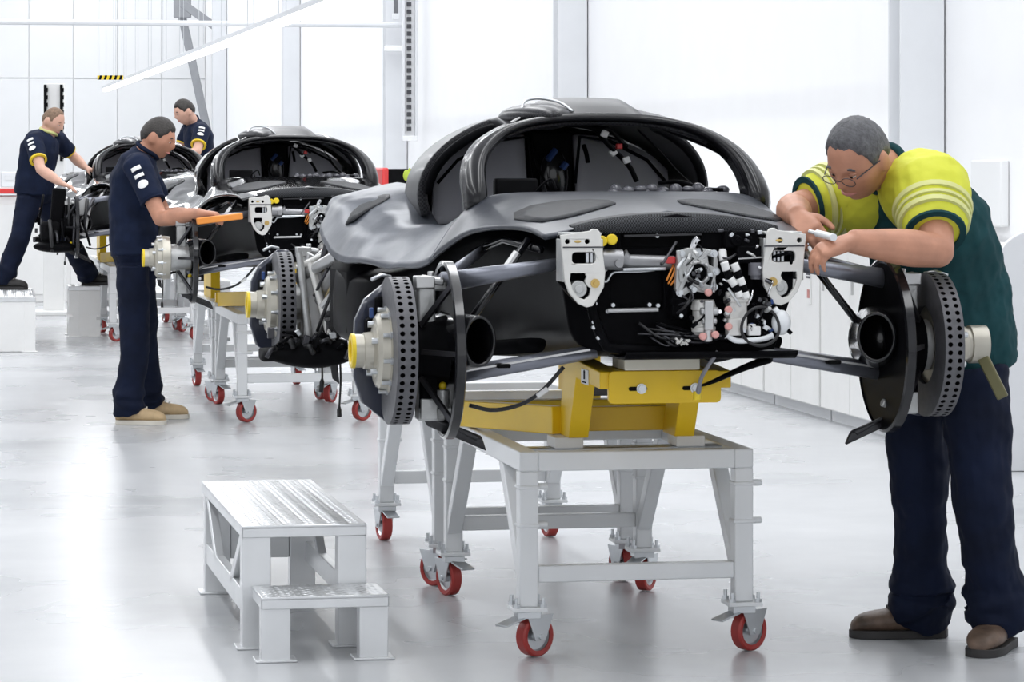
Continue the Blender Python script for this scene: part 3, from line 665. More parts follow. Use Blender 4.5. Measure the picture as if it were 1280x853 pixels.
    # --- suspension
    for s in (-1, 1):
        S = lambda u, v, z: (s*u, v, z)
        def arm(a, b_, r0, r1, q, n='wishbone_arm', mt=ARMG):
            m = M().tube([S(*a), S(*[(a[k]+b_[k])/2 for k in range(3)]), S(*b_)], [r0, (r0+r1)/2, r1], 14, flat=((0,0,1), q)); return P(m, n, mt, smooth=3)
        arm((.665,.0,1.150),(.325,-.03,1.203),.030,.017,.8)
        arm((.655,.06,1.155),(.44,.55,1.235),.020,.014,.8)
        arm((.66,.05,.875),(.215,.0,.948),.026,.020,.8)
        arm((.66,.10,.88),(.38,.75,.915),.022,.016,.8)
        arm((.60,.06,1.0),(.395,.10,1.27),.011,.011,1, 'push_rod', GLOSS)
        arm((.615,.05,.985),(.41,.09,1.255),.006,.006,1, 'anti_roll_link', GLOSS)
        m = M().cyl(S(.46,.085,1.19), S(.43,.092,1.23), .013, 10); P(m, 'push_rod_collar', ALU)
        m = M().bar(S(.62,.0,.893), S(.24,-.03,.955), .006, .006); P(m, 'arm_edge', ALU)
        m = M().box(S(.49,-.0,.902+.008), (.04,.05,.012)); P(m, 'arm_window', BLACKM, bevel=.004)
    hubs(root, P)
    return root
def bmw(o):
    bm = bmesh.new(); bm.from_mesh(o.data); bmesh.ops.remove_doubles(bm, verts=bm.verts, dist=1e-5); bmesh.ops.recalc_face_normals(bm, faces=bm.faces); bm.to_mesh(o.data); bm.free(); o.data.shade_smooth()
_once = {}
def mat_once(n, c, r):
    if n not in _once: _once[n] = mat(n, c, r, var=.05)
    return _once[n]
PALEB = mat('bright_bracket_metal', (.74, .73, .70), .36, .35, var=.06, vs=18, bump=.03)
def disc_mesh(c, ax, R, w, ri, N=56):
    """brake disc: plain faces, rim drilled with two rows of vents that really go in"""
    m = M(); c = V3(c); ax = V3(ax).normalized(); x, y = perp(ax)
    pt = lambda a, t, r: c + ax*t + (x*math.cos(a)+y*math.sin(a))*r
    for sgn in (-1, 1):
        for k in range(N):
            a0, a1 = 2*PI*k/N, 2*PI*(k+1)/N; t = sgn*w/2
            m.add([pt(a0,t,ri), pt(a1,t,ri), pt(a1,t,R), pt(a0,t,R)], [(0,1,2,3)], 0)
    for k in range(N):
        a0, a1 = 2*PI*k/N, 2*PI*(k+1)/N
        m.add([pt(a0,-w/2,ri), pt(a1,-w/2,ri), pt(a1,w/2,ri), pt(a0,w/2,ri)], [(0,1,2,3)], 0)
        for (t0, t1) in ((-w/2, 0), (0, w/2)):
            tm, am = (t0+t1)/2, (a0+a1)/2; ht, ha = (t1-t0)/2, (a1-a0)/2
            sq = [(-1,-1),(0,-1),(1,-1),(1,0),(1,1),(0,1),(-1,1),(-1,0)]
            o8 = [pt(am+ha*p, tm+ht*q, R) for p, q in sq]; r8 = []
            h8 = []; d8 = []
            for p, q in sq:
                l = math.hypot(p, q); h8.append(pt(am+ha*.62*p/l, tm+ht*.52*q/l, R)); d8.append(pt(am+ha*.62*p/l, tm+ht*.52*q/l, R-.02))
            m.add(o8+h8, [(i, (i+1) % 8, 8+(i+1) % 8, 8+i) for i in range(8)], 0)
            m.add(h8+d8, [(i, (i+1) % 8, 8+(i+1) % 8, 8+i) for i in range(8)]+[tuple(range(8, 16))], 1)
    return m
def hubs(root, P):
    for (v0, zc, R, front) in ((0, .957, .21, True), (2.77, .965, .195, False)):
        for s in (-1, 1):
            S = lambda u, v, z: Vector((s*u, v0+v, zc+z)); ax = (s, 0, 0)
            du = 0 if front else .02
            m = M().box(S(.715+du,.0,0), (.05,.07,.36)); m.cyl(S(.66+du,0,0), S(.78+du,0,0), .075, 24); m.box(S(.70+du,0,.185), (.09,.06,.03)); m.box(S(.70+du,0,-.175), (.08,.07,.05))
            m.bar(S(.71+du,.0,.05), S(.715+du,.03,.17), .035, .03)
            up = P(m, 'hub_carrier', CAST, bevel=.006)
            m = disc_mesh(S(.795+du,0,0), ax, R, .058, .115); o = P(m, 'brake_disc', [DISC, BLACKM], up, smooth=.5)
            m = M().lathe([(-.02,.118),(.015,.122),(.025,.122),(.028,.112),(.05,.108),(.06,.095),(.06,.06)], S(.80+du,0,0), ax, 36); P(m, 'disc_bell', PALE, up)
            for k in range(10):
                a = 2*PI*k/10+.2; d = Vector((0, math.cos(a), math.sin(a)))
                m = M().cyl(S(.805+du,0,0)+d*.116, S(.85+du,0,0)+d*.116, .0065, 8); m.cyl(S(.822+du,0,0)+d*.116, S(.83+du,0,0)+d*.116, .011, 8)
                if k % 2 == 0: m.cyl(S(.855+du,0,0)+d*.075, S(.878+du,0,0)+d*.075, .009, 8)
                P(m, 'drive_pin', ZINC, up)
            m = M().lathe([(.845,.085),(.862,.08),(.868,.055),(.892,.052),(.894,.048),(.924,.048),(.926,.044),(.926,.036),(.90,.034),(.90,0)], Vector((s*du, v0, zc)), ax, 28); P(m, 'wheel_spindle', PALE, up)
            if s < 0:
                m = M().lathe([(.918,.0495),(.928,.0495),(.930,.046),(.930,.036),(.926,.033),(.915,.033)], Vector((s*du, v0, zc)), ax, 28, closed=True); m.cyl(S(.905+du,0,0), S(.912+du,0,0), .034, 20); P(m, 'yellow_nut_cap', YELC, up)
            # drum cover and its rim ring
            if front:
                m = M().lathe([(-.012,.24),(.012,.24),(.016,.247),(.012,.255),(-.012,.255),(-.016,.247)], S(.652,0,0), ax, 64, closed=True); P(m, 'duct_ring', GLOSS, up)
                m = M().lathe([(0,.05),(.006,.05),(.006,.243),(0,.243)], S(.640,0,0), ax, 48, closed=True); P(m, 'duct_backplate', BLACK, up)
                for a in (.0, 1.05, 2.2, 3.14, 4.1, 5.2):
                    d = Vector((0, math.cos(a), math.sin(a))); m = M().bar(S(.735,0,0)+d*.09, S(.655,0,0)+d*.245, .012, .014); P(m, 'duct_spoke', STEEL, up)
                # scoop
                m = M(); rows = []
                for i in range(10):
                    t = i/9; c = S(.640-.025*t-.035*t*t, .09-.23*t, .012+.02*t); ra, rb = .108-.03*t*t, .112-.032*t
                    dirv = Vector((-s*.45, -.9, 0)).normalized(); xx = Vector((0,0,1)).cross(dirv).normalized()
                    rows.append([c+xx*math.cos(2*PI*k/24)*ra*.66+Vector((0,0,1))*math.sin(2*PI*k/24)*rb*.85 for k in range(24)])
                m.grid(rows, loop=True); m.add(rows[3], [tuple(range(24))]); o = P(m, 'brake_scoop', GLOSS, up, smooth=3); solid(o, .008, 0)
                # lower vane
                m = M(); rows = []
                for i in range(8):
                    t = i/7; rows.append([S(.72-.17*t+.03*(q-.5), .02-.02*q, -.19-.085*t+.05*(q-.5)*(1-.4*t)+.02*math.sin(PI*q)*t) for q in [k/6 for k in range(7)]])
                m.grid(rows); o = P(m, 'lower_vane', SATIN, up, smooth=3); solid(o, .012, 0)
            if front:
                m = M().lathe([(.655,.10),(.70,.09),(.752,.088),(.752,.05),(.655,.05)], Vector((0, v0, zc)), ax, 32, closed=True); P(m, 'duct_drum', BLACK, up)
                m = M().box(S(.708,-.01,-.06), (.058,.075,.22)); P(m, 'drum_shield', BLACK, up, bevel=.01)
            # steering / top clevis
            m = M().cyl(S(.73+du,-.02,.205), S(.665+du,-.03,.195), .012, 10); m.box(S(.72+du,-.01,.195), (.055,.06,.035)); m.cyl(S(.70+du,-.01,.17), S(.70+du,-.01,.225), .010, 8); P(m, 'top_clevis', ALU, up, bevel=.003)
            m = M().cyl(S(.70+du,-.02,-.19), S(.63+du,-.03,-.165), .012, 10); m.box(S(.71+du,-.02,-.165), (.05,.06,.06)); m.cyl(S(.67+du,-.045,-.11), S(.67+du,-.045,-.16), .018, 12); P(m, 'lower_clevis', CAST, up, bevel=.003)
            m = M().ell(S(.67+du,-.04,-.10), (.012,.012,.012), None, 10, 8); P(m, 'yellow_sensor', YELC, up, smooth=3)
            # caliper shroud: dark navy fin behind the disc
            prof = [(.755,.20),(.80,.198),(.872,.14),(.90,.08),(.905,-.08),(.882,-.155),(.80,-.222),(.755,-.21)]
            m = M().prism([[(s*x+s*du, z) for x, z in prof]], (0, v0+.14, zc), (1,0,0), (0,0,1), .05); P(m, 'caliper_shroud', NAVYP, up, bevel=.012)
            m = M().box(S(.80+du,.115,.05), (.09,.05,.20)); m.box(S(.86+du,.09,.03), (.03,.06,.12)); P(m, 'brake_caliper', BLACK, up, bevel=.01)
            m = M().box(S(.862+du,.05,.105), (.012,.02,.03)); P(m, 'blue_seal', BLUE, up, bevel=.003)
            m = M().tube([S(.80+du,.10,.205), S(.83+du,.08,.212), S(.86+du,.06,.20)], .006, 7); P(m, 'bleed_pipe', ZINC, up, smooth=3)
            if not front:
                # rear uprights, struts and covers
                m = M().prism([[(0,.17),(.05,.2),(.075,.05),(.06,-.2),(.02,-.24),(-.01,-.05)]], S(.69,-.14,0), (s,0,0), (0,0,1), .035); P(m, 'rear_upright', ALU, up, bevel=.006)
                for a, b_, r, mt in (((.77,-.1,.10),(.66,-.35,.19),.022,ALU),((.70,-.15,.02),(.60,-.45,.33),.026,ALU),((.72,-.15,-.13),(.62,-.4,.10),.014,ALU),((.68,-.2,.16),(.45,-.4,.18),.02,STEEL),((.66,-.2,-.1),(.40,-.3,-.05),.02,STEEL),((.655,-.3,.10),(.60,-.32,-.16),.010,CHROME),((.635,-.3,.08),(.575,-.3,-.17),.012,CHROME),((.78,-.16,.14),(.58,-.16,.235),.012,PALEB)):
                    m = M().tube([S(*a), S(*b_)], r, 12, flat=((0,0,1),.7)); P(m, 'rear_link', mt, up, smooth=.6)
                m = M(); m.loft([[S(.55+.36*t+0, -.17+.12*sgnp(math.cos(2*PI*k/16), .6), -.16+(.022+.036*math.sin(PI*min(1,t*1.1)))*sgnp(math.sin(2*PI*k/16), .6)-.015*t) for k in range(16)] for t in [i/10 for i in range(11)]]); P(m, 'undertray_pod', BLACKM, up, smooth=3)
                for k in range(14):
                    r4 = random.Random(200+k); q = S(.58+.023*k, -.28, -.13+r4.uniform(-.03,.05)); b4 = q+Vector((r4.uniform(-.05,.05), -.02, r4.uniform(-.03,.03)))
                    m = M().tube([q, (q+b4)/2+Vector((0,-.02,.012)), b4], r4.uniform(.006,.012), 7); P(m, 'pod_hose', (BLACK, STEEL, RUBBER)[k % 3], up, smooth=3)
                for a, b_, r, mt in (((.735,-.2,.16),(.665,-.25,-.13),.014,PALEB),((.70,-.24,.0),(.61,-.28,.12),.012,ALU),((.775,-.18,.20),(.735,-.2,-.16),.013,CAST),((.60,-.28,.22),(.645,-.26,-.02),.018,ARMG),((.70,-.25,-.04),(.655,-.26,.05),.009,CHROME),((.665,-.22,.27),(.70,-.2,.14),.012,STEEL)):
                    m = M().tube([S(*a), S(*b_)], r, 12); m.ell(S(*b_), r*1.4, None, 10, 8); P(m, 'rear_link', mt, up)
                for k in range(10):
                    q = S(.60+.032*k, -.27, -.12-.03*math.sin(k*1.9)); m = M().box(q, (.024,.03,.03+.01*math.sin(k*3)), Matrix.Rotation(k*.7,3,'Y')); P(m, 'loom_clip', (BLACK, STEEL, ZINC, BLACK)[k % 4], up, bevel=.003)
                m = M(); rows = []
                for i in range(8):
                    t = i/7; rows.append([S(.635+.05*q*(1-.5*t)+.01*math.sin(3*t), -.25, .02-.30*t+.02*q) for q in [k/5 for k in range(6)]])
                m.grid(rows); o = P(m, 'air_vane', SATIN, up, smooth=3); solid(o, .01, 0)
                for pts in (((.69,-.22,-.1),(.695,-.22,-.2),(.695,-.22,-.26),(.70,-.22,-.31)), ((.64,-.24,-.1),(.63,-.24,-.25),(.635,-.24,-.36),(.635,-.24,-.40))):
                    L = [S(*p) for p in pts]; m = M().tube([crs(L, 3*i/12) for i in range(13)], [.004]*9+[.009]*4, 7); P(m, 'hanging_cable', RUBBER, up, smooth=3)
                for i in range(10):
                    rr_ = random.Random(40+i); a = S(rr_.uniform(.58,.74), -.2, rr_.uniform(-.1,.25)); b_ = S(rr_.uniform(.55,.74), -.22, rr_.uniform(-.15,.2))
                    m = M().tube([crs([a, (a+b_)/2+Vector((0,-.08,.03)), b_], 2*k/10) for k in range(11)], rr_.uniform(.005,.010), 7); P(m, 'rear_hose', (RUBBER, BLACK, STEEL, ZINC)[i % 4], up, smooth=3)
                m = M().prism([[(-.06,-.1),(.05,-.12),(.07,.1),(.0,.16),(-.07,.08)]], S(.665,-.1,.06), (s,0,0), (0,0,1), .02); P(m, 'heat_shield', CAST, up, bevel=.004)
car1 = build_car('nearest car chassis with grey film over hood and wing, in front')
# ------------------------------------------------------------------ people
def head_pt(d, off=0):
    x, y, z = d
    p = Vector((.098*x, .077*y, .120*z))
    if z < 0:
        p.y *= 1-.26*(-z)**1.4
        if x < 0: p.x *= 1-.42*(-z)
    if x > 0:
        g = math.exp(-((z+.13)/.15)**2 if z < -.13 else -((z+.13)/.22)**2)*math.exp(-(y/(.13+.05*max(0,-z)))**2)
        p.x += .026*g*x
        p.x -= .011*x*math.exp(-((abs(y)-.36)/.17)**2-((z-.06)/.09)**2)
        p.x += .006*x*math.exp(-((z-.20)/.08)**2-((abs(y)-.25)/.3)**2)
        p.x += .008*x*math.exp(-((z+.47)/.07)**2-(y/.26)**2) - .004*x*math.exp(-((z+.58)/.05)**2-(y/.3)**2)
        p.x += .015*x*math.exp(-((z+.76)/.14)**2-(y/.3)**2)
        p.y += .006*math.copysign(1, y)*math.exp(-((z+.12)/.2)**2-((abs(y)-.75)/.2)**2)
    if off: p += Vector((x, y, z)).normalized()*off
    return p
def frame(f, u):
    f = V3(f).normalized(); u = V3(u); l = u.cross(f).normalized(); u = f.cross(l).normalized(); return Matrix((f, l, u)).transposed()
def head_mesh(m, c, R, k=1, offf=None, su=56, sv=40):
    rows = []
    for i in range(sv+1):
        t = .02+(PI-.04)*i/sv; row = []
        for j in range(su):
            a = 2*PI*j/su; d = (math.sin(t)*math.cos(a), math.sin(t)*math.sin(a), math.cos(t))
            row.append(c + R @ (head_pt(d, offf(d) if offf else 0)*k))
        rows.append(row)
    m.loft(rows)
def hand(m, w, d, n, side, curl=(.5,.6,.5), k=1, thumb_curl=.4):
    """w wrist, d direction of the palm, n palm normal (fingers curl to it), side = direction of the thumb"""
    w, d, n, side = V3(w), V3(d).normalized(), V3(n), V3(side)
    n = (n-d*n.dot(d)).normalized(); sd = d.cross(n).normalized(); 
    if sd.dot(side) < 0: sd = -sd
    def ring(c, hw, ht, dd): return [c+sd*math.copysign(abs(math.cos(a))**.6, math.cos(a))*hw+n*math.copysign(abs(math.sin(a))**.7, math.sin(a))*ht for a in [2*PI*q/14 for q in range(14)]]
    m.loft([ring(w-d*.02*k, .028*k, .021*k, d), ring(w+d*.015*k, .031*k, .021*k, d), ring(w+d*.05*k, .041*k, .018*k, d), ring(w+d*.088*k, .043*k, .014*k, d), ring(w+d*.098*k, .038*k, .010*k, d)])
    for q, (o, L, r) in enumerate(((.031, .072, .0098), (.0105, .082, .0100), (-.0105, .077, .0095), (-.031, .060, .0085))):
        p = w+d*(.082-.004*abs(q-1))*k+sd*o*k; dr = (d+sd*(.5-.33*q)*.25).normalized(); pts = [p-dr*.012*k, p]; ax = dr.cross(n).normalized()
        cu = 0
        for s_, c_ in zip((.46, .30, .26), curl):
            dr = (Matrix.Rotation(c_*(1+.06*q), 3, ax) @ dr).normalized(); p = p+dr*L*s_*k; pts.append(p)
        m.tube(pts, [r*k, r*k*1.02, r*k, r*k*.95, r*k*.78], 10)
        m.ell(pts[-1], r*k*.78, None, 10, 8)
    p = w+d*.022*k+sd*.026*k; dr = (d*.65+sd*.75+n*.35).normalized(); pts = [p-dr*.012*k, p+dr*.03*k]; p = pts[-1]
    for s_ in (.032, .026):
        dr = (dr*(1-thumb_curl*.5)+(d+n*.35)*thumb_curl*.6).normalized(); p = p+dr*s_*k; pts.append(p)
    m.tube(pts, [.014*k, .0135*k, .0115*k, .009*k], 10); m.ell(pts[-1], .009*k, None, 10, 8)
def spine_rings(S, lat0, lat1, rad, n=20, e=.85):
    """S points bottom to top, rad [(half width, half depth)], lateral axis blends from lat0 to lat1"""
    rows = []; N = len(S)
    for i in range(N):
        t = i/(N-1); d = (S[min(i+1, N-1)]-S[max(i-1, 0)]).normalized(); l = (lat0*(1-t)+lat1*t); l = (l-d*l.dot(d)).normalized(); f = d.cross(l).normalized()
        rows.append([S[i]+l*math.copysign(abs(math.cos(a))**e, math.cos(a))*rad[i][0]+f*math.copysign(abs(math.sin(a))**e, math.sin(a))*rad[i][1] for a in [2*PI*k/n for k in range(n)]])
    return rows
def remesh(o, vox, it=4, fac=.5):
    r = o.modifiers.new('union', 'REMESH'); r.mode = 'VOXEL'; r.voxel_size = vox; r.use_smooth_shade = True
    s = o.modifiers.new('smooth', 'SMOOTH'); s.factor = fac; s.iterations = it
    return o
TEX = {}
def wrinkle(o, size=.12, strength=.012):
    key = ('w', size)
    if key not in TEX:
        t = bpy.data.textures.new('cloth_folds', 'CLOUDS'); t.noise_scale = size; t.noise_depth = 2; TEX[key] = t
    d = o.modifiers.new('folds', 'DISPLACE'); d.texture = TEX[key]; d.strength = strength; d.mid_level = .5; d.texture_coords = 'GLOBAL'; return o
def limb(pts, rad, n=12):
    """smooth resample of a joint chain"""
    pts = [V3(p) for p in pts]; k = len(pts)-1; rv = [Vector((r, 0, 0)) for r in rad]
    N = 8*k; return [crs(pts, k*i/N) if False else pts[min(int(k*i/N), k-1)].lerp(pts[min(int(k*i/N)+1, k)], k*i/N-min(int(k*i/N), k-1)) for i in range(N+1)], [max(.004, crs(rv, k*i/N).x) for i in range(N+1)]
def shoe(par, P, heel, toe_dir, L, upper, sole, name='shoe', lift=0):
    heel = V3(heel); f = Vector((toe_dir[0], toe_dir[1], 0)).normalized(); s = Vector((-f.y, f.x, 0)); k = L/.285
    prof = [(-.004,.024,.070),(.006,.036,.100),(.03,.042,.128),(.085,.044,.132),(.118,.046,.116),(.15,.050,.098),(.19,.054,.088),(.23,.053,.083),(.262,.045,.072),(.280,.032,.056),(.287,.018,.040)]
    m = M(); rows = []
    for x, hw, h in prof:
        row = []
        for q in range(16):
            a = 2*PI*q/16; c, z = math.cos(a), math.sin(a)
            row.append(heel+f*x*k+s*math.copysign(abs(c)**.75, c)*hw*k*(1 if z < .2 else 1-.35*z*(h > .09))+Vector((0,0,.018+(h-.018)*(z+1)/2)))
        rows.append(row)
    m.loft(rows); up = P(m, name, upper, par, smooth=3); subsurf(up, 1)
    o2 = [(-.006,.0)]+[(x, -hw*1.03) for x, hw, h in prof[1:]]+[(.292,0)]+[(x, hw*1.03) for x, hw, h in prof[:0:-1]]
    m = M().prism([[(x*k, y*k) for x, y in o2]], heel+Vector((0,0,.013)), f, s, .026); P(m, 'sole', sole, up, bevel=.004)
    m = M()
    for i in range(4):
        x = (.112+.020*i)*k; z = .127-.010*i
        m.tube([heel+f*x+s*.024*k+Vector((0,0,z-.012)), heel+f*(x+.006)+Vector((0,0,z+.002)), heel+f*x-s*.024*k+Vector((0,0,z-.012))], .0035, 6)
    P(m, 'laces', SOLE if upper is LEATH else SOLEW, up)
def arc_patch(p0, p1, r0, r1, cdir, t0, t1, wid, n=8, shape='rect', off=.006):
    """cloth badge lying on a sleeve"""
    p0, p1 = V3(p0), V3(p1); d = (p1-p0).normalized(); c = V3(cdir); c = (c-d*c.dot(d)).normalized(); s = d.cross(c); m = M(); rows = []
    for i in range(n+1):
        t = i/n; row = []
        ww = wid*(math.sqrt(max(.02, 1-(2*t-1)**2)) if shape == 'oval' else 1)
        for k in range(n+1):
            a = ww*(2*k/n-1); tt = t0+(t1-t0)*t; r = r0+(r1-r0)*tt+off
            row.append(p0.lerp(p1, tt)+c*math.cos(a)*r+s*math.sin(a)*r)
        rows.append(row)
    return m.grid(rows)
def person(label, J, st):
    """J: joints in the hall; st: build and clothes"""
    g = st.get('girth', 1); k = st.get('head', 1); vox = st.get('vox', .008)
    base = (V3(J['heelL'])+V3(J['heelR']))/2; base.z = min(J['heelL'][2], J['heelR'][2])
    root = thing('person', label, 'person', base)
    def P(m_, n, mt, par=root, **kw): return m_.build(n, mt, par, base, **kw)
    S = [V3(p) for p in J['spine']]          # hip floor, hips, waist, chest, shoulder line, neck base
    latH = (V3(J['hipL'])-V3(J['hipR'])).normalized(); latS = (V3(J['shL'])-V3(J['shR'])).normalized()
    R = frame(J['face'], J['up']); H = V3(J['head'])
    # ---- the body, one continuous surface
    m = M(); rad = [(.13*g,.10*g),(.16*g,.115*g),(.145*g,.105*g),(.165*g,.115*g),(.15*g,.085*g),(.06,.06)]
    m.loft(spine_rings(S, latH, latS, rad))
    nk0 = S[-1]; m.tube([S[-2].lerp(nk0, .5), nk0, H+R @ Vector((-.03,0,-.06))*k], [.075*k,.066*k,.056*k], 16)
    head_mesh(m, H, R, k)
    for s in (-1, 1): m.ell(H+R @ Vector((-.008, s*.080, -.005))*k, (.022*k,.011*k,.036*k), R, 14, 10)
    a_ = st.get('arm', 1)
    for sd in 'LR':
        sh, el, wr = V3(J['sh'+sd]), V3(J['el'+sd]), V3(J['wr'+sd])
        pts, rr = limb([sh, sh.lerp(el,.5), el, el.lerp(wr,.35), wr], [.058*a_,.050*a_,.043*a_,.047*a_,.030*a_]); m.tube(pts, rr, 14); m.ell(sh, .06*a_); m.ell(el, .042*a_)
        hd = J['hand'+sd]; hand(m, wr, hd[0], hd[1], hd[2], hd[3], st.get('hk', 1), st.get('thumb', .4))
        hp, kn = V3(J['hip'+sd]), V3(J['knee'+sd]); an = V3(J['heel'+sd]) + Vector((*J['toe'+sd], 0)).normalized()*.075 + Vector((0,0,.10))
        pts, rr = limb([hp, kn, kn.lerp(an,.35), an], [.085*g,.055,.055,.04]); m.tube(pts, rr, 14)
    body = P(m, 'body', st['skin'], smooth=3); remesh(body, vox, 3)
    # ---- face
    for s in (-1, 1):
        m = M().ell(H+R @ Vector((.078, s*.030, .006))*k, (.010*k,.013*k,.007*k), R, 12, 8); P(m, 'eye', EYEW, body, smooth=3)
        m = M().ell(H+R @ Vector((.0785, s*.030, .012))*k, (.0115*k,.0155*k,.0075*k), R, 12, 8); P(m, 'eyelid', st['skin'], body, smooth=3)
        m = M().ell(H+R @ Vector((.0862, s*.030, .004))*k, (.003*k,.005*k,.005*k), R, 10, 8); P(m, 'iris', EYED, body, smooth=3)
        m = M().tube([H+R @ Vector((.088-.010*abs(q-.5), s*(.014+.034*q), .026+.006*math.sin(PI*q)))*k for q in (0,.33,.66,1)], [.003*k,.0045*k,.004*k,.002*k], 7); P(m, 'eyebrow', st['hair'], body, smooth=3)
    m = M().tube([H+R @ Vector((.093-.012*abs(q)**2, q*.026, -.056))*k for q in (-1,-.5,0,.5,1)], [.002*k,.005*k,.006*k,.005*k,.002*k], 8); P(m, 'lips', LIP, body, smooth=3)
    # ---- hair
    hl = st.get('hairline', .5)
    def hf(d):
        x, y, z = d; az = math.degrees(math.atan2(abs(y), x))
        line = lerp_tab([(0,hl),(38,hl-.02),(58,hl-.25),(74,.08),(88,.10),(100,.16),(128,-.22),(180,-.42)], az) + .05*noise.noise(Vector((x*9, y*9, z*9)))
        return max(-.012, min(st.get('hairt', .008), (z-line)*.075)) + (.002*noise.noise(Vector((x*22, y*22, z*10))) if z > line else 0)
    m = M(); head_mesh(m, H, R, k, hf); P(m, 'hair', st['hair'], smooth=3)
    if st.get('glasses'):
        m = M()
        for s in (-1, 1):
            m.tube([H+R @ Vector((.108-.02*abs(math.cos(a)*.018+s*.032)*6*.3, s*.032+.022*math.cos(a), .002+.014*math.sin(a)))*k for a in [2*PI*q/16 for q in range(16)]], .0013*k, 6, closed=True)
            m.bar(H+R @ Vector((.094, s*.054, .008))*k, H+R @ Vector((.0, s*.084, .012))*k, .0025*k, .003*k)
        m.bar(H+R @ Vector((.112,-.01,.006))*k, H+R @ Vector((.112,.01,.006))*k, .003*k, .003*k); P(m, 'glasses', STEEL)
    # ---- shirt
    q = .016; m = M(); B = st.get('belly', 0)
    rs = [(.165*g+q,.125*g+q+B*.6),(.155*g+q,.120*g+q+B),(.172*g+q,.125*g+q+B*.4),(.155*g+q,.095*g+q),(.074,.072)]
    S2 = [S[1]-(S[2]-S[1]).normalized()*.05, S[2], S[3], S[4], S[5]]
    S2.insert(1, S[1].lerp(S[2], .5)); rs.insert(1, ((rs[0][0]+rs[1][0])/2+.006, (rs[0][1]+rs[1][1])/2+.004))
    m.loft(spine_rings(S2, latH, latS, rs)); 
    for sd in 'LR': m.ell(V3(J['sh'+sd])*.92+S[4]*.08, .074*a_)
    if not st.get('yoke'):
        for sd in 'LR':
            sh, el = V3(J['sh'+sd]), V3(J['el'+sd]); pts, rr = limb([S[4].lerp(sh,.6), sh, sh.lerp(el,.4), sh.lerp(el, st.get('slv',.66))], [.075*a_,.078*a_,.076*a_,.073*a_]); m.tube(pts, rr, 16)
    o = P(m, 'shirt', st['shirt'], smooth=3); remesh(o, vox, 5); wrinkle(o, .10, st.get('fold', .014)*1.6)
    for sd in 'LR':
        sh, el = V3(J['sh'+sd]), V3(J['el'+sd]); e = st.get('slv',.66)
        if st.get('yoke'):
            m = M(); pts, rr = limb([S[5].lerp(S[4],.35), S[4].lerp(sh,.55), sh+(sh-S[4]).normalized()*.012, sh.lerp(el,.45), sh.lerp(el,e)], [.082,.112*a_,.103*a_,.090*a_,.070*a_]); m.tube(pts, rr, 18); m.ell(sh, .1*a_)
            o2 = P(m, 'sleeve', st['yoke'], smooth=3); remesh(o2, vox, 5); wrinkle(o2, .10, .016)
            for (t0, t1, mt) in ((.30,.36,REFL),(.42,.455,REFL),(.50,.56,REFL)):
                mm = M(); p0, p1 = sh.lerp(el,t0), sh.lerp(el,t1); r_ = (.108-.048*t0)*a_; r2_ = (.108-.048*t1)*a_; mm.lathe([(0,r_-.02),(0,r_+.011),((p1-p0).length,r2_+.011),((p1-p0).length,r2_-.02)], p0, p1-p0, 30, closed=True); P(mm, 'sleeve_band', mt, o2)
        mm = M(); p0, p1 = sh.lerp(el,e-(.012 if st.get('yoke') else .025)), sh.lerp(el,e+.02); rr_ = (.073*a_+.006 if st.get('yoke') else .0715*a_+.001); L_ = (p1-p0).length; mm.lathe([(0,rr_-.02),(0,rr_),(L_,rr_-.001),(L_,rr_-.02)], p0, p1-p0, 26, closed=True); P(mm, 'sleeve_cuff', st.get('trim', TEAL), o)
    # collar
    d = (H-S[5]).normalized(); m = M(); 
    cc = S[5]+d*.012; x_, y_ = perp(d); m.tube([cc+(x_*math.cos(a)+y_*math.sin(a))*.071+d*.018*math.sin(a*2)*.3 for a in [2*PI*i/24 for i in range(24)]], .013, 8, closed=True); P(m, 'collar', st.get('collar', st['shirt']), o, smooth=3)
    if st.get('badges'):
        for sd, cd in st['badges']:
            sh, el = V3(J['sh'+sd]), V3(J['el'+sd])
            for (t0, t1, w, shp) in ((.10,.17,.34,'rect'),(.24,.30,.34,'rect'),(.36,.50,.38,'oval')):
                mm = arc_patch(sh, el, .079*a_, .073*a_, cd, t0, t1, w, 8, shp); oo = P(mm, 'sleeve_badge', WHITE, o, smooth=3); solid(oo, .003, 0)
    # ---- trousers
    m = M(); tr = st.get('trad', (.098,.082,.080,.085,.078)); S3 = [S[0]-Vector((0,0,.03)), S[0].lerp(S[1],.5), S[1], S[1].lerp(S[2],.75)]
    m.loft(spine_rings(S3, latH, latH, [(.12*g,.10*g),(.165*g,.13*g),(.168*g,.126*g+B*.4),(.157*g,.118*g+B*.7)]))
    for sd in 'LR':
        hp, kn = V3(J['hip'+sd]), V3(J['knee'+sd]); an = V3(J['heel'+sd]) + Vector((*J['toe'+sd], 0)).normalized()*.07; hz = an+Vector((-.0*1,0,.066))
        P_ = [hp+Vector((0,0,.02)), hp.lerp(kn,.5), kn, kn.lerp(hz,.45), kn.lerp(hz,.66), kn.lerp(hz,.74), kn.lerp(hz,.80), kn.lerp(hz,.88), kn.lerp(hz,.94), hz]
        rot = random.Random(int(kn.x*100)); wob = lambda: Vector((rot.uniform(-.012,.012), rot.uniform(-.012,.012), 0))
        P_ = P_[:4]+[p+wob() for p in P_[4:9]]+[hz]
        pts, rr = limb(P_, [tr[0]*g, (tr[0]*g+tr[1])/2, tr[1], tr[2], tr[3]*.96, tr[3]*1.12, tr[3]*.90, tr[3]*1.14, tr[3]*.95, tr[4]*1.06]); m.tube(pts, rr, 18)
    o = P(m, 'trousers', st['trousers'], smooth=3); remesh(o, vox, 5); wrinkle(o, .14, st.get('fold', .014)*2.6)
    for sd in 'LR': shoe(root, P, J['heel'+sd], J['toe'+sd], st.get('shoeL', .285), st['shoe'], st['sole'])
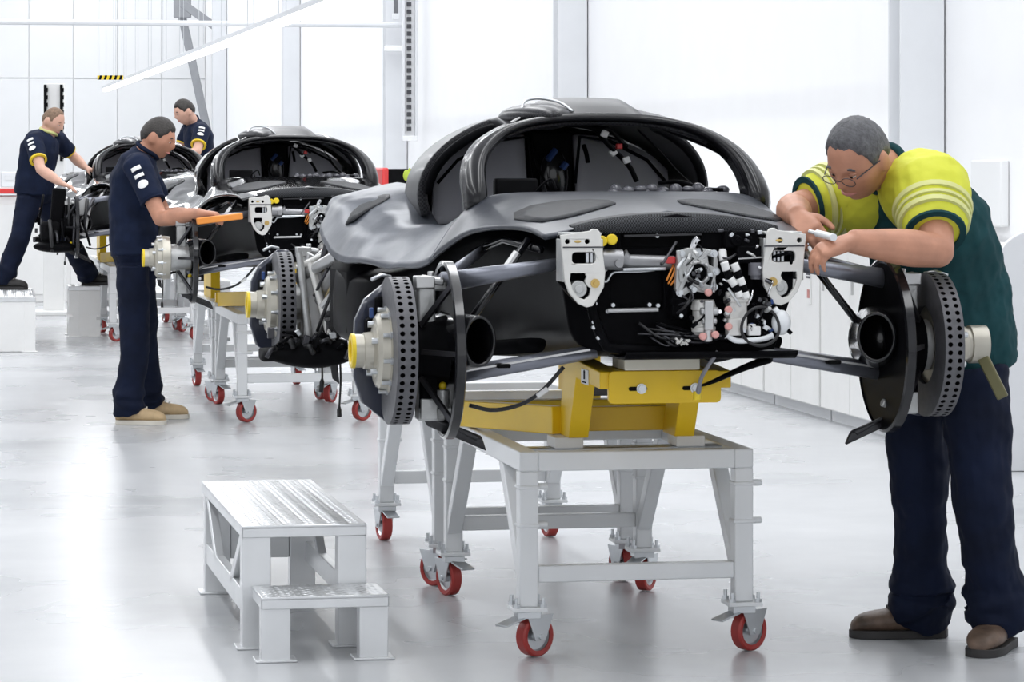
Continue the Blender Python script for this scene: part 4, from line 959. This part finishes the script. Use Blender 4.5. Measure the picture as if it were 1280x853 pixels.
    return root
# man at the right front corner, hi-vis shoulders
JA = dict(spine=[W(1188,470,9.86), W(1190,432,9.85), W(1183,362,9.8), W(1158,285,9.72), W(1132,238,9.66), W(1108,212,9.58)],
  head=W(1073,198,9.46), face=(-.55,-.55,-.60), up=(-.25,-.45,.85), shL=W(1163,240,9.46), shR=W(1058,245,9.80),
  elL=W(1172,314,9.27), wrL=W(1064,302,9.12), handL=((-.95,-.12,-.30),(-.2,.3,-.9),(-.2,.9,.3),(.45,.6,.4)),
  elR=W(990,262,9.72), wrR=W(998,272,9.46), handR=((.30,-.85,-.45),(.5,.2,-.85),(.8,.3,.2),(.5,.65,.4)),
  hipL=W(1213,470,9.74), hipR=W(1150,470,9.97), kneeL=W(1228,628,9.70), kneeR=W(1150,625,9.96),
  heelL=(1.53,9.90,0), toeL=(-.42,-.90), heelR=(1.365,10.06,0), toeR=(-1,-.03))
person('man with grey hair in hi-vis yellow and teal polo leaning over the nearest car', JA, dict(girth=1.14, arm=1.16, head=1.06, hk=1.0, thumb=.85, vox=.0055, skin=SKIN, hair=HAIRG, hairline=.70, glasses=True,
  shirt=TEAL, yoke=HIVIS, belly=.03, slv=.70, trousers=NAVYT, trad=(.100,.088,.086,.092,.085), shoe=LEATH, sole=SOLE, trim=TEAL, fold=.016, shoeL=.30))
# man at the second car, seen from his right
JB = dict(spine=[W(170,332,18.2), W(168,308,18.2), W(166,270,18.2), W(167,225,18.2), W(174,203,18.2), W(183,190,18.2)],
  head=W(197,173,18.2), face=(.93,-.12,-.36), up=(.36,0,.93), shR=W(172,208,18.0), shL=W(176,206,18.40),
  elR=W(201,274,17.86), wrR=W(251,267,17.62), handR=((.97,-.1,-.05),(.1,.0,-1),(0,1,.1),(.5,.7,.5)),
  elL=W(206,270,18.45), wrL=W(250,268,18.25), handL=((.95,-.25,-.05),(.1,0,-1),(0,-1,.1),(.5,.7,.5)),
  hipR=W(166,335,18.10), hipL=W(172,335,18.32), kneeR=W(169,425,18.12), kneeL=W(178,425,18.45),
  heelR=(-2.245,18.15,0), toeR=(1,-.1), heelL=(-2.16,18.52,0), toeL=(1,.15))
person('man in navy polo with orange tool at the second car, beige shoes', JB, dict(girth=.98, arm=1.02, vox=.009, skin=SKIN, hair=HAIRD, hairline=.56, shirt=NAVY, trousers=NAVYT, trad=(.10,.085,.082,.085,.080),
  shoe=BEIGE, sole=SOLEW, trim=NAVY, badges=(('R', (-.1,-1,.1)),), fold=.014))
# man at far left, feet apart on white steps
JC = dict(spine=[W(44,250,26.6), W(43,236,26.6), W(45,212,26.6), W(50,186,26.6), W(55,173,26.6), W(60,166,26.6)],
  head=W(66,152,26.6), face=(.82,-.35,-.45), up=(.35,-.1,.92), shR=W(42,177,26.42), shL=W(72,175,26.78),
  elR=W(51,212,26.2), wrR=W(76,229,26.1), handR=((.9,-.1,-.35),(.1,.0,-1),(0,1,.1),(.2,.3,.3)),
  elL=W(92,196,26.95), wrL=W(106,209,26.8), handL=((.9,-.1,-.4),(.1,0,-1),(0,-1,.1),(.2,.3,.3)),
  hipR=W(36,252,26.5), hipL=W(54,252,26.75), kneeR=W(24,300,26.4), kneeL=W(86,302,26.95),
  heelR=(-4.27,26.42,.43), toeR=(1,-.25), heelL=(-3.67,27.32,.43), toeL=(1,-.1))
person('balding man in navy polo leaning onto the farthest car, standing on white step', JC, dict(girth=1.05, arm=1.0, vox=.011, skin=SKIN2, hair=HAIRB, hairline=.80, hairt=.004, shirt=NAVY, trousers=NAVYT,
  trad=(.095,.085,.085,.085,.075), shoe=SOLE, sole=SOLE, trim=YELC, collar=REFL, badges=(('R', (-.2,-1,.2)),), fold=.012))
# man behind, between the second and third cars
JD = dict(spine=[W(252,222,29.8), W(251,212,29.8), W(250,196,29.8), W(248,172,29.8), W(244,160,29.8), W(240,153,29.8)],
  head=W(231,140,29.7), face=(-.82,-.42,-.38), up=(-.3,-.1,.95), shL=W(252,164,29.55), shR=W(236,163,29.98),
  elL=W(246,190,29.35), wrL=W(222,196,29.3), handL=((-.9,-.2,-.3),(0,0,-1),(0,1,.1),(.3,.4,.3)),
  elR=W(226,188,29.95), wrR=W(208,198,29.7), handR=((-.9,-.2,-.3),(0,0,-1),(0,-1,.1),(.3,.4,.3)),
  hipL=W(253,222,29.68), hipR=W(250,222,29.95), kneeL=W(251,270,29.6), kneeR=W(249,270,29.9),
  heelL=(-2.80,29.68,.378), toeL=(-1,-.2), heelR=(-2.82,29.94,.378), toeR=(-1,-.1))
person('dark-haired man in navy polo standing behind the farthest car roof', JD, dict(girth=.98, arm=1.0, vox=.011, skin=SKIN2, hair=HAIRD, hairline=.6, shirt=NAVY, trousers=NAVYT, shoe=SOLE, sole=SOLE, trim=YELC, badges=(('L', (.1,-1,.2)),), fold=.012))
# ------------------------------------------------------------------ second and third cars with their trolleys and cradles
LINE = (8.77, 17.1)
GL2 = mat('gloss_black_skin', (.010, .010, .012), .13, coat=.9, var=.2, vs=6)
def along(o, dv, du=0): return Vector(o.location) + Vector((du*CT-dv*ST, du*ST+dv*CT, 0))
du3 = -.25
car2 = dup(car1, along(car1, LINE[0]), 'black gloss car chassis second in line, behind the film-covered one', skip=('caliper_shroud', 'duct_drum', 'drum_shield'))
car3 = dup(car1, along(car1, LINE[1], du3), 'black car chassis farthest down the line, partly hidden behind the man in navy', skip=('yellow_nut_cap', 'caliper_shroud', 'disc_bell', 'wheel_spindle', 'drive_pin'))
me2 = None
for c in (car2, car3):
    for k in kids(c):
        n = k.name.split('.')[0]
        if n in ('hood_skin', 'wing_skin', 'canopy_frame'):
            k.material_slots[0].link = 'OBJECT'; k.material_slots[0].material = GL2
        if c is car3 and n == 'hub_carrier':
            k.material_slots[0].link = 'OBJECT'; k.material_slots[0].material = BLACK
        if n == 'hub_carrier' and abs(k.data.vertices[0].co.y+COFF.y) < .6:      # the front discs are not fitted yet on these
            for q in kids(k):
                if q.name.split('.')[0] in ('brake_disc', 'brake_caliper', 'blue_seal', 'bleed_pipe') : bpy.data.objects.remove(q)
for i, (c, dv, du) in enumerate(((car2, LINE[0], 0), (car3, LINE[1], du3))):
    w_ = ('second car', 'farthest car')[i]
    dup(tr1, along(tr1, dv, du), 'white steel trolley under the nose of the '+w_)
    dup(tr2, along(tr2, dv, du), 'white steel trolley under the rear of the '+w_)
    dup(st1, along(st1, dv, du), 'yellow steel cradle holding the nose of the '+w_)
# the farthest car's left front corner carries dark ducting instead of a wheel hub
def c3(m_, n, mt, **k): return m_.build(n, mt, car3, COFF, **k)
c3(M().box((-.80,.05,1.10), (.11,.16,.34), Matrix.Rotation(.08,3,'Y')), 'duct_module', BLACK, bevel=.02); c3(M().box((-.86,.0,.92), (.16,.18,.16)), 'duct_module', BLACKM, bevel=.03)
c3(M().ell((-.80,-.05,.80), (.20,.11,.05)), 'undertray_pod', BLACK, smooth=3); c3(M().ell((-.70,-.1,.81), (.025,.03,.03), None, 10, 8), 'yellow_plug', YELC, smooth=3)
c3(M().prism([[(-.06,-.16),(.02,-.18),(.07,.08),(.03,.14),(-.05,.10)]], (-.60,-.06,1.06), (1,0,0), (0,0,1), .02), 'heat_shield', ALU, bevel=.004)
for k in range(9):
    q = random.Random(70+k); a_ = Vector((-.92+.05*k, -.1, q.uniform(.9,1.25))); b2 = a_+Vector((q.uniform(-.08,.08), -.02, q.uniform(-.25,-.1)))
    c3(M().tube([crs([a_, (a_+b2)/2+Vector((0,-.07,0)), b2], 2*i/8) for i in range(9)], q.uniform(.008,.016), 7), 'duct_hose', (BLACK, RUBBER, STEEL)[k % 3], smooth=3)
# rear supports on the rear trolleys
for i, (dv, du) in enumerate(((0, 0), (LINE[0], 0), (LINE[1], du3))):
    r = thing('rear_cradle', ('steel rear cradle under the nearest car', 'steel rear cradle under the second car', 'steel rear cradle under the farthest car')[i], 'stand', L2W(du, 2.75+dv, .621), TH, 'rear cradles on the rear trolleys')
    for s in (-1, 1):
        m = M().box((s*.30, 0, .11), (.06, .5, .22)); m.build('upright', YEL, r, bevel=.004)
    M().box((0, 0, .215), (.66, .10, .04)).build('cross_beam', YEL, r, bevel=.004)
# ------------------------------------------------------------------ step platforms
def step_platform(label, loc, rz, w=.385, L=1.40, h=.378, low=True, solid_front=False):
    r = thing('step_platform', label, 'step', loc, rz, 'aluminium work steps')
    base_m = WHITE if solid_front else STEPP
    def P(m_, n, mt=None, par=r, **k):
        mt = mt or base_m; return m_.build(n, mt, par, bevel=k.pop('bevel', .003), **k)
    def lozenges(x0, x1, y0, y1, z, par):
        m = M(); p = .034; j = 0; y = y0+.02
        while y < y1-.012:
            x = x0+.02+(p/2 if j % 2 else 0); i = 0
            while x < x1-.012:
                a = PI/4 if (i+j) % 2 else -PI/4; dx, dy = math.cos(a)*.014, math.sin(a)*.014; ex, ey = -math.sin(a)*.0042, math.cos(a)*.0042
                m.add([(x-dx,y-dy,z),(x+ex,y+ey,z),(x+dx,y+dy,z),(x-ex,y-ey,z),(x,y,z+.0022)], [(0,1,4),(1,2,4),(2,3,4),(3,0,4)]); x += p; i += 1
            y += p*.62; j += 1
        o = m.build('tread_pattern', TREAD, par, smooth=0); o['kind'] = 'stuff'; return o
    def top(x0, x1, y0, y1, z, n):
        t = P(M().box(((x0+x1)/2, (y0+y1)/2, z-.006), (x1-x0, y1-y0, .012)), n, TREAD)
        P(M().box(((x0+x1)/2, y0+.003, z-.02), (x1-x0, .006, .034)), 'nosing', TREAD, t); P(M().box((x0+.003, (y0+y1)/2, z-.02), (.006, y1-y0, .034)), 'nosing', TREAD, t); P(M().box((x1-.003, (y0+y1)/2, z-.02), (.006, y1-y0, .034)), 'nosing', TREAD, t)
        lozenges(x0, x1, y0, y1, z, t)
    top(-w/2, w/2, 0, L, h, 'top_plate')
    for x in (-w/2+.045, w/2-.045):
        for y in (.04, L-.09):
            P(M().box((x, y, (h-.03)/2), (.088, .07, h-.04)), 'leg'); P(M().box((x-.01*(1 if x < 0 else -1)*0, y, .004), (.125, .11, .008)), 'foot_plate')
    for x in (-w/2+.02, w/2-.02):
        P(M().box((x, L/2, .14), (.03, L-.2, .07)), 'side_rail')
        P(M().bar((x, .09, .34), (x, .42, .16), .03, .035), 'brace'); P(M().bar((x, .14, .16), (x, .10, .33), .025, .03), 'brace')
        P(M().bar((x, L-.14, .34), (x, L-.46, .16), .03, .035), 'brace')
    P(M().box((0, L-.09, .20), (w-.18, .05, .16)), 'back_plate')
    if solid_front: P(M().box((0, .012, (h-.03)/2), (w-.01, .012, h-.04), mi=0), 'front_panel', WHITE)
    if low:
        hl = .195; y0, y1 = -.27, .06; xo = .03
        top(-w/2+xo, w/2+xo, y0, y1-.065, hl, 'low_tread')
        for x in (-w/2+.045+xo, w/2-.045+xo):
            P(M().box((x, y0+.04, (hl-.03)/2), (.088, .06, hl-.04)), 'leg'); P(M().box((x, y0+.04, .004), (.125, .10, .008)), 'foot_plate')
            P(M().bar((x, y0+.06, .15), (x, .02, .15), .03, .05), 'side_rail')
    return r
step_platform('checkered aluminium work step with low front tread, left of the nearest trolley', (-.637, 9.83, 0), math.radians(10.6))
step_platform('white work step under the balding man at far left', (-4.02, 24.9, 0), math.radians(9), w=.62, L=1.75, h=.43, low=False, solid_front=True)
step_platform('small work step behind the farthest trolley, under the second foot', (-3.62, 27.1, 0), math.radians(10), w=.27, L=.45, h=.43, low=False, solid_front=True)
step_platform('work step behind the farthest car, under the dark-haired man', (-2.88, 29.56, 0), math.radians(9), w=.56, L=.56, h=.378, low=False)
# ------------------------------------------------------------------ overhead light line, pipe, braces
r = thing('light_line', 'long white suspended light line running over the cars', 'lamp', L2W(1.28, 11, 2.80), TH)
for i in range(14):
    v = 3.05*i
    M().box((0, v, .075), (.13, 3.03, .05)).build('lamp_housing', COLM, r, bevel=.004)
    M().prism([[(-.06,.05),(.06,.05),(.05,.0),(-.05,.0)]], (0,v,0), (1,0,0), (0,0,1), 3.0).build('lamp_diffuser', LITE, r)
    for s in (-1, 1): M().cyl((0, v+s*1.2, .10), (0, v+s*1.2, HC-2.80), .004, 6).build('hanger_wire', ZINC, r)
p = struct(lineobj(M().cyl((UL, 29.1-.35, 3.11), (UR-.02, 29.1-.35, 3.11), .035, 10), 'trim_2', COLM))
p = struct(lineobj(M().box((UR-.13, 29.1-.33, 2.83), (.36, .10, .07)), 'trim_3', WALL, bevel=.01))
for (a, b_) in ((W(222,-6,64.2), W(263,182,64.2)), (W(226,3,64.0), W(270,34,64.0))):
    struct(M().bar(a, b_, .12, .16).build('trim_4', mat_once('brace_grey', (.30,.31,.33), .5), bevel=.01))
struct(M().box(W(228,10,64.0), (.35,.1,.4)).build('trim_4', mat_once('brace_grey', (.30,.31,.33), .5), bevel=.02))
# conduits beside the third column
r = thing('cable_tray', 'perforated vertical cable tray beside the column left of the near car', 'cable tray', L2W(UR-.17, 27.7, 1.72), TH)
h_ = HC-1.72
for s in (-1, 1): M().box((s*.075, 0, h_/2), (.03, .05, h_)).build('side_rail', COLM, r, bevel=.003)
M().box((0, .03, h_/2), (.15, .01, h_)).build('tray_back', WALL, r); M().box((0, 0, .03), (.17, .06, .06)).build('end_cap', WALL, r, bevel=.005)
for k in range(60): M().box((-.01, -.012, .14+.085*k), (.05, .03, .05)).build('slot_clip', STEEL, r)
r = thing('conduit_box', 'dark vertical conduit on the column above the pipe', 'conduit', L2W(UR-.20, 28.6, 3.2), TH)
M().box((0, 0, (HC-3.2)/2), (.05, .05, HC-3.2)).build('conduit', mat_once('conduit_grey', (.16,.165,.18), .5), r, bevel=.004); M().box((0,0,.0), (.08,.08,.08)).build('elbow_box', COLM, r, bevel=.01)
# hazard striped bar hung from the ceiling
c = W(138, 97, 52); r = thing('hazard_bar', 'yellow and black striped bar hanging by the far end of the light line', 'sign', c)
M().box((0,0,0), (.42,.05,.07)).build('bar', YELC, r, bevel=.004)
for k in range(5):
    x = -.16+.083*k; M().prism([[(-.03,-.036),(.01,-.036),(.03,.036),(-.01,.036)]], (x,-.027,0), (1,0,0), (0,0,1), .004).build('black_stripe', BLACKM, r)
for s in (-1, 1): M().cyl((s*.18,0,.03), (s*.18,0,HC-c.z), .006, 6).build('hanger_rod', COLM, r)
# small fittings on the right wall near the fourth column
for (px, py, D_) in ((341,66,47),(341,75,47),(357,56,48),(357,75,48),(366,95,49)):
    q = W(px, py, D_)
# ------------------------------------------------------------------ cabinets along the right wall
def cabinet(v0, v1, label, z1=1.06):
    r = thing('wall_cabinet', label, 'cabinet', L2W(3.27, (v0+v1)/2), TH, 'white cabinets along the right wall')
    L = v1-v0-.012; off = (0,0,0)
    M().box((.0, 0, .07+(z1-.10)/2), (.60, L, z1-.10)).build('carcass', WHITE, r, bevel=.004)
    M().box((.02, 0, .035), (.54, L, .07)).build('plinth', COLM, r)
    M().box((-.01, 0, z1-.015), (.64, L, .03)).build('worktop', WHITE, r, bevel=.004)
    n = max(1, round(L/.6))
    for k in range(n):
        y = -L/2+L*(k+.5)/n; d = M().box((-.31, y, .08+(z1-.14)/2), (.02, L/n-.012, z1-.14)).build('door', WHITE, r, bevel=.003)
        M().box((-.326, y+L/n*.38, z1-.25), (.012, .012, .12)).build('handle', ALU, d, bevel=.002)
    return r
CABS = [(5.80, 7.55, 'white cabinet right behind the rounded grey end panel'), (7.57, 8.75, 'white cabinet behind the man in hi-vis'), (8.77, 10.0, 'white cabinet with a sign, left of the man in hi-vis'), (10.02, 11.6, 'white cabinet seen between car nose and hi-vis man'), (11.62, 13.4, 'white cabinet behind the right of the car nose'), (13.42, 15.4, 'white cabinet farthest along the right wall')]
cabs = [cabinet(*c) for c in CABS]
def on_cab(c, v, z, w, h, name, mt, th=.002): 
    loc = c.location; o = M().box((-.323, v, z), (th, w, h)).build(name, mt, c); return o
s_ = on_cab(cabs[2], -.40, .78, .10, .24, 'door_sign', WHITE, .003)
q = M().box((-.3255, -.40, .845), (.001, .09, .07)).build('sign_panel', mat_once('sign_dark', (.05,.05,.07), .5), cabs[2])
for k in range(3): M().box((-.3265, -.40+.0, .862-.018*k), (.001, .07-.02*(k % 2), .006)).build('sign_text', WHITE, cabs[2])
M().box((-.3255, -.40, .72), (.001, .05, .05)).build('sign_mark', mat_once('sign_red', (.5,.2,.18), .5), cabs[2])
on_cab(cabs[2], -.30, .98, .20, .13, 'paper_notice', mat_once('notice_grey', (.6,.62,.66), .6))
# papers and goods on the cabinets
r = thing('rounded_end_panel', 'tall light grey panel with rounded corner at the right edge', 'panel', L2W(3.30, 5.69), TH)
pts = [(-.37,0),(.28,0),(.28,1.16)] + [(-.37+.22*(1-math.sin(a)), .94+.22*math.cos(a)) for a in [PI/2*i/8 for i in range(9)]]
M().prism([pts], (0,0,.002), (1,0,0), (0,0,1), .04).build('panel', GREYB, r, bevel=.004)
o = M().box((0,0,0), (.05,.5,.36)).build('wall_box', PANEL, bevel=.01); o.location = L2W(UR-.026, 7.6, 1.32); o.rotation_euler = (0,0,TH); tag(o, 'pale flat box on the right wall above the cabinets', 'wall box')
# ------------------------------------------------------------------ tool cabinet behind the near car
r = thing('tool_cabinet', 'black and red tool cabinet behind the nearest car, left of its door opening', 'cabinet', (-.90, 25.0, 0), TH)
M().box((0, 0, .76), (.22, .5, 1.34)).build('carcass', BLACKM, r, bevel=.01); M().box((-.125, 0, .76), (.05, .52, 1.36)).build('red_side', REDP, r, bevel=.015); M().box((.11,-.26,1.36), (.06,.03,.10)).build('glove_holder', BLACK, r)
for s in (-1, 1): M().lathe([(-.02,.0),(-.02,.045),(.02,.045),(.02,0)], (.0, s*.2, .045), (1,0,0), 16).build('wheel', RUBBER, r)
M().box((0,0,.09), (.2,.5,.02)).build('base', STEEL, r)
o = M().ell((0,0,0), (.03,.02,.045), None, 12, 8); o.ell((.02,0,.03), (.012,.012,.03), None, 8, 6); o = o.build('work_glove', mat_once('lime_glove', (.55,.70,.08), .7), smooth=3); o.location = (-.81, 24.66, 1.38); tag(o, 'lime yellow glove hung on the black tool cabinet', 'glove')
# ------------------------------------------------------------------ far left: bench, clutter, lift post, jack
D_ = 34.0
r = thing('long_bench', 'white workbench with a red edge behind the balding man', 'workbench', (W(40,0,D_).x, D_, 0), TH*.9)
M().box((0,0,.56), (2.3,.7,1.12)).build('bench_body', WHITE, r, bevel=.01); M().box((0,-.02,1.17), (2.36,.78,.05)).build('red_edge', REDP, r, bevel=.006); M().box((0,0,1.20), (2.34,.74,.02)).build('bench_top', WHITE, r)
for k in range(3): M().box((-.76+.76*k,-.356,.56), (.72,.012,.95)).build('door', WHITE, r, bevel=.003)
rr2 = random.Random(11)
for k in range(9):
    x = -1.05+.27*k; hh = rr2.uniform(.12,.36); w = rr2.uniform(.12,.22)
    o = thing('parts_bin', ('tall','low','middling')[0 if hh > .28 else 1 if hh < .2 else 2]+(' pale grey',' white',' dark grey')[k % 3]+' parts bin on the far bench, '+('first','second','third','fourth','fifth','sixth','seventh','eighth','ninth')[k]+' from the left', 'bin', r.location+Vector((x*CT, x*ST, 1.21)), TH, 'parts bins on the far bench')
    M().box((0,.0,hh/2), (w,.22,hh)).build('bin_body', (COLM, WHITE, mat_once('bin_grey', (.42,.44,.46), .5))[k % 3], o, bevel=.01); M().box((0,-.115,hh*.6), (w*.6,.01,hh*.3)).build('bin_label', (ZINC, GREYB)[k % 2], o)
r = thing('lift_post', 'white lift post with two black toothed rails above the balding man', 'lift post', (W(67,0,31).x, 31, 0))
M().box((0,.05,1.12), (.20,.10,2.24)).build('post', WHITE, r, bevel=.006); M().box((0,.0,.02), (.5,.5,.04)).build('base_plate', WHITE, r, bevel=.006)
for s in (-1, 1):
    q = M().box((s*.078,-.02,1.86), (.022,.04,.74)).build('toothed_rail', BLACKM, r)
    for k in range(10): M().box((s*.078+.016,-.02,1.53+.072*k), (.014,.034,.04)).build('tooth', BLACKM, q)
r = thing('orange_jack', 'orange lifting jack on a white base behind the left step', 'jack', (W(68,0,35).x, 35, 0))
M().box((-.09,0,.36), (.06,.06,.70)).build('mast', WHITE, r, bevel=.004); M().box((-.05,-.03,.40), (.03,.03,.45)).build('orange_mast', ORANGE, r)
M().box((.03,-.05,.20), (.22,.14,.12)).build('jack_body', ORANGE, r, bevel=.015); M().box((.03,-.124,.20), (.10,.01,.07)).build('yellow_plate', YEL, r)
for s in (-1, 1): M().cyl((.03+s*.085,-.125,.2), (.03+s*.085,-.135,.2), .02, 12).build('jack_bolt', STEEL, r)
M().box((.02,0,.065), (.40,.40,.13)).build('base', WHITE, r, bevel=.006); M().tube([(-.11,-.04,.6),(-.16,-.05,.45),(-.16,-.05,.3),(-.12,-.05,.16)], .008, 8).build('hose', RUBBER, r)
# ------------------------------------------------------------------ tools in hand
a, b_ = W(246,277,17.52), W(303,270,17.58); r = M().bar(a, b_, .045, .036).build('orange_tool', ORANGE, bevel=.006); tag(r, 'orange bar tool held by the man at the second car', 'tool')
a, b_ = W(1022,292,9.20), W(1042,297,9.08); r = M(); r.cyl(a, b_, .011, 12); r.cyl(a, a+(a-b_)*.5, .006, 8); o = r.build('hand_tool', CLEAR); tag(o, 'small pale hand tool in the hands of the hi-vis man', 'tool')
# torque bar on the right front spindle
r = thing('torque_bar', 'olive bar hanging on the right front wheel spindle', 'tool', L2W(.935, 0, .957), TH)
M().lathe([(-.03,.04),(-.03,.056),(.02,.056),(.02,.04)], (0,0,0), (1,0,0), 20, closed=True).build('socket_ring', PALE, r)
M().bar((.0,-.03,-.03), (.055,-.06,-.155), .018, .034).build('bar', OLIVE, r, bevel=.004)
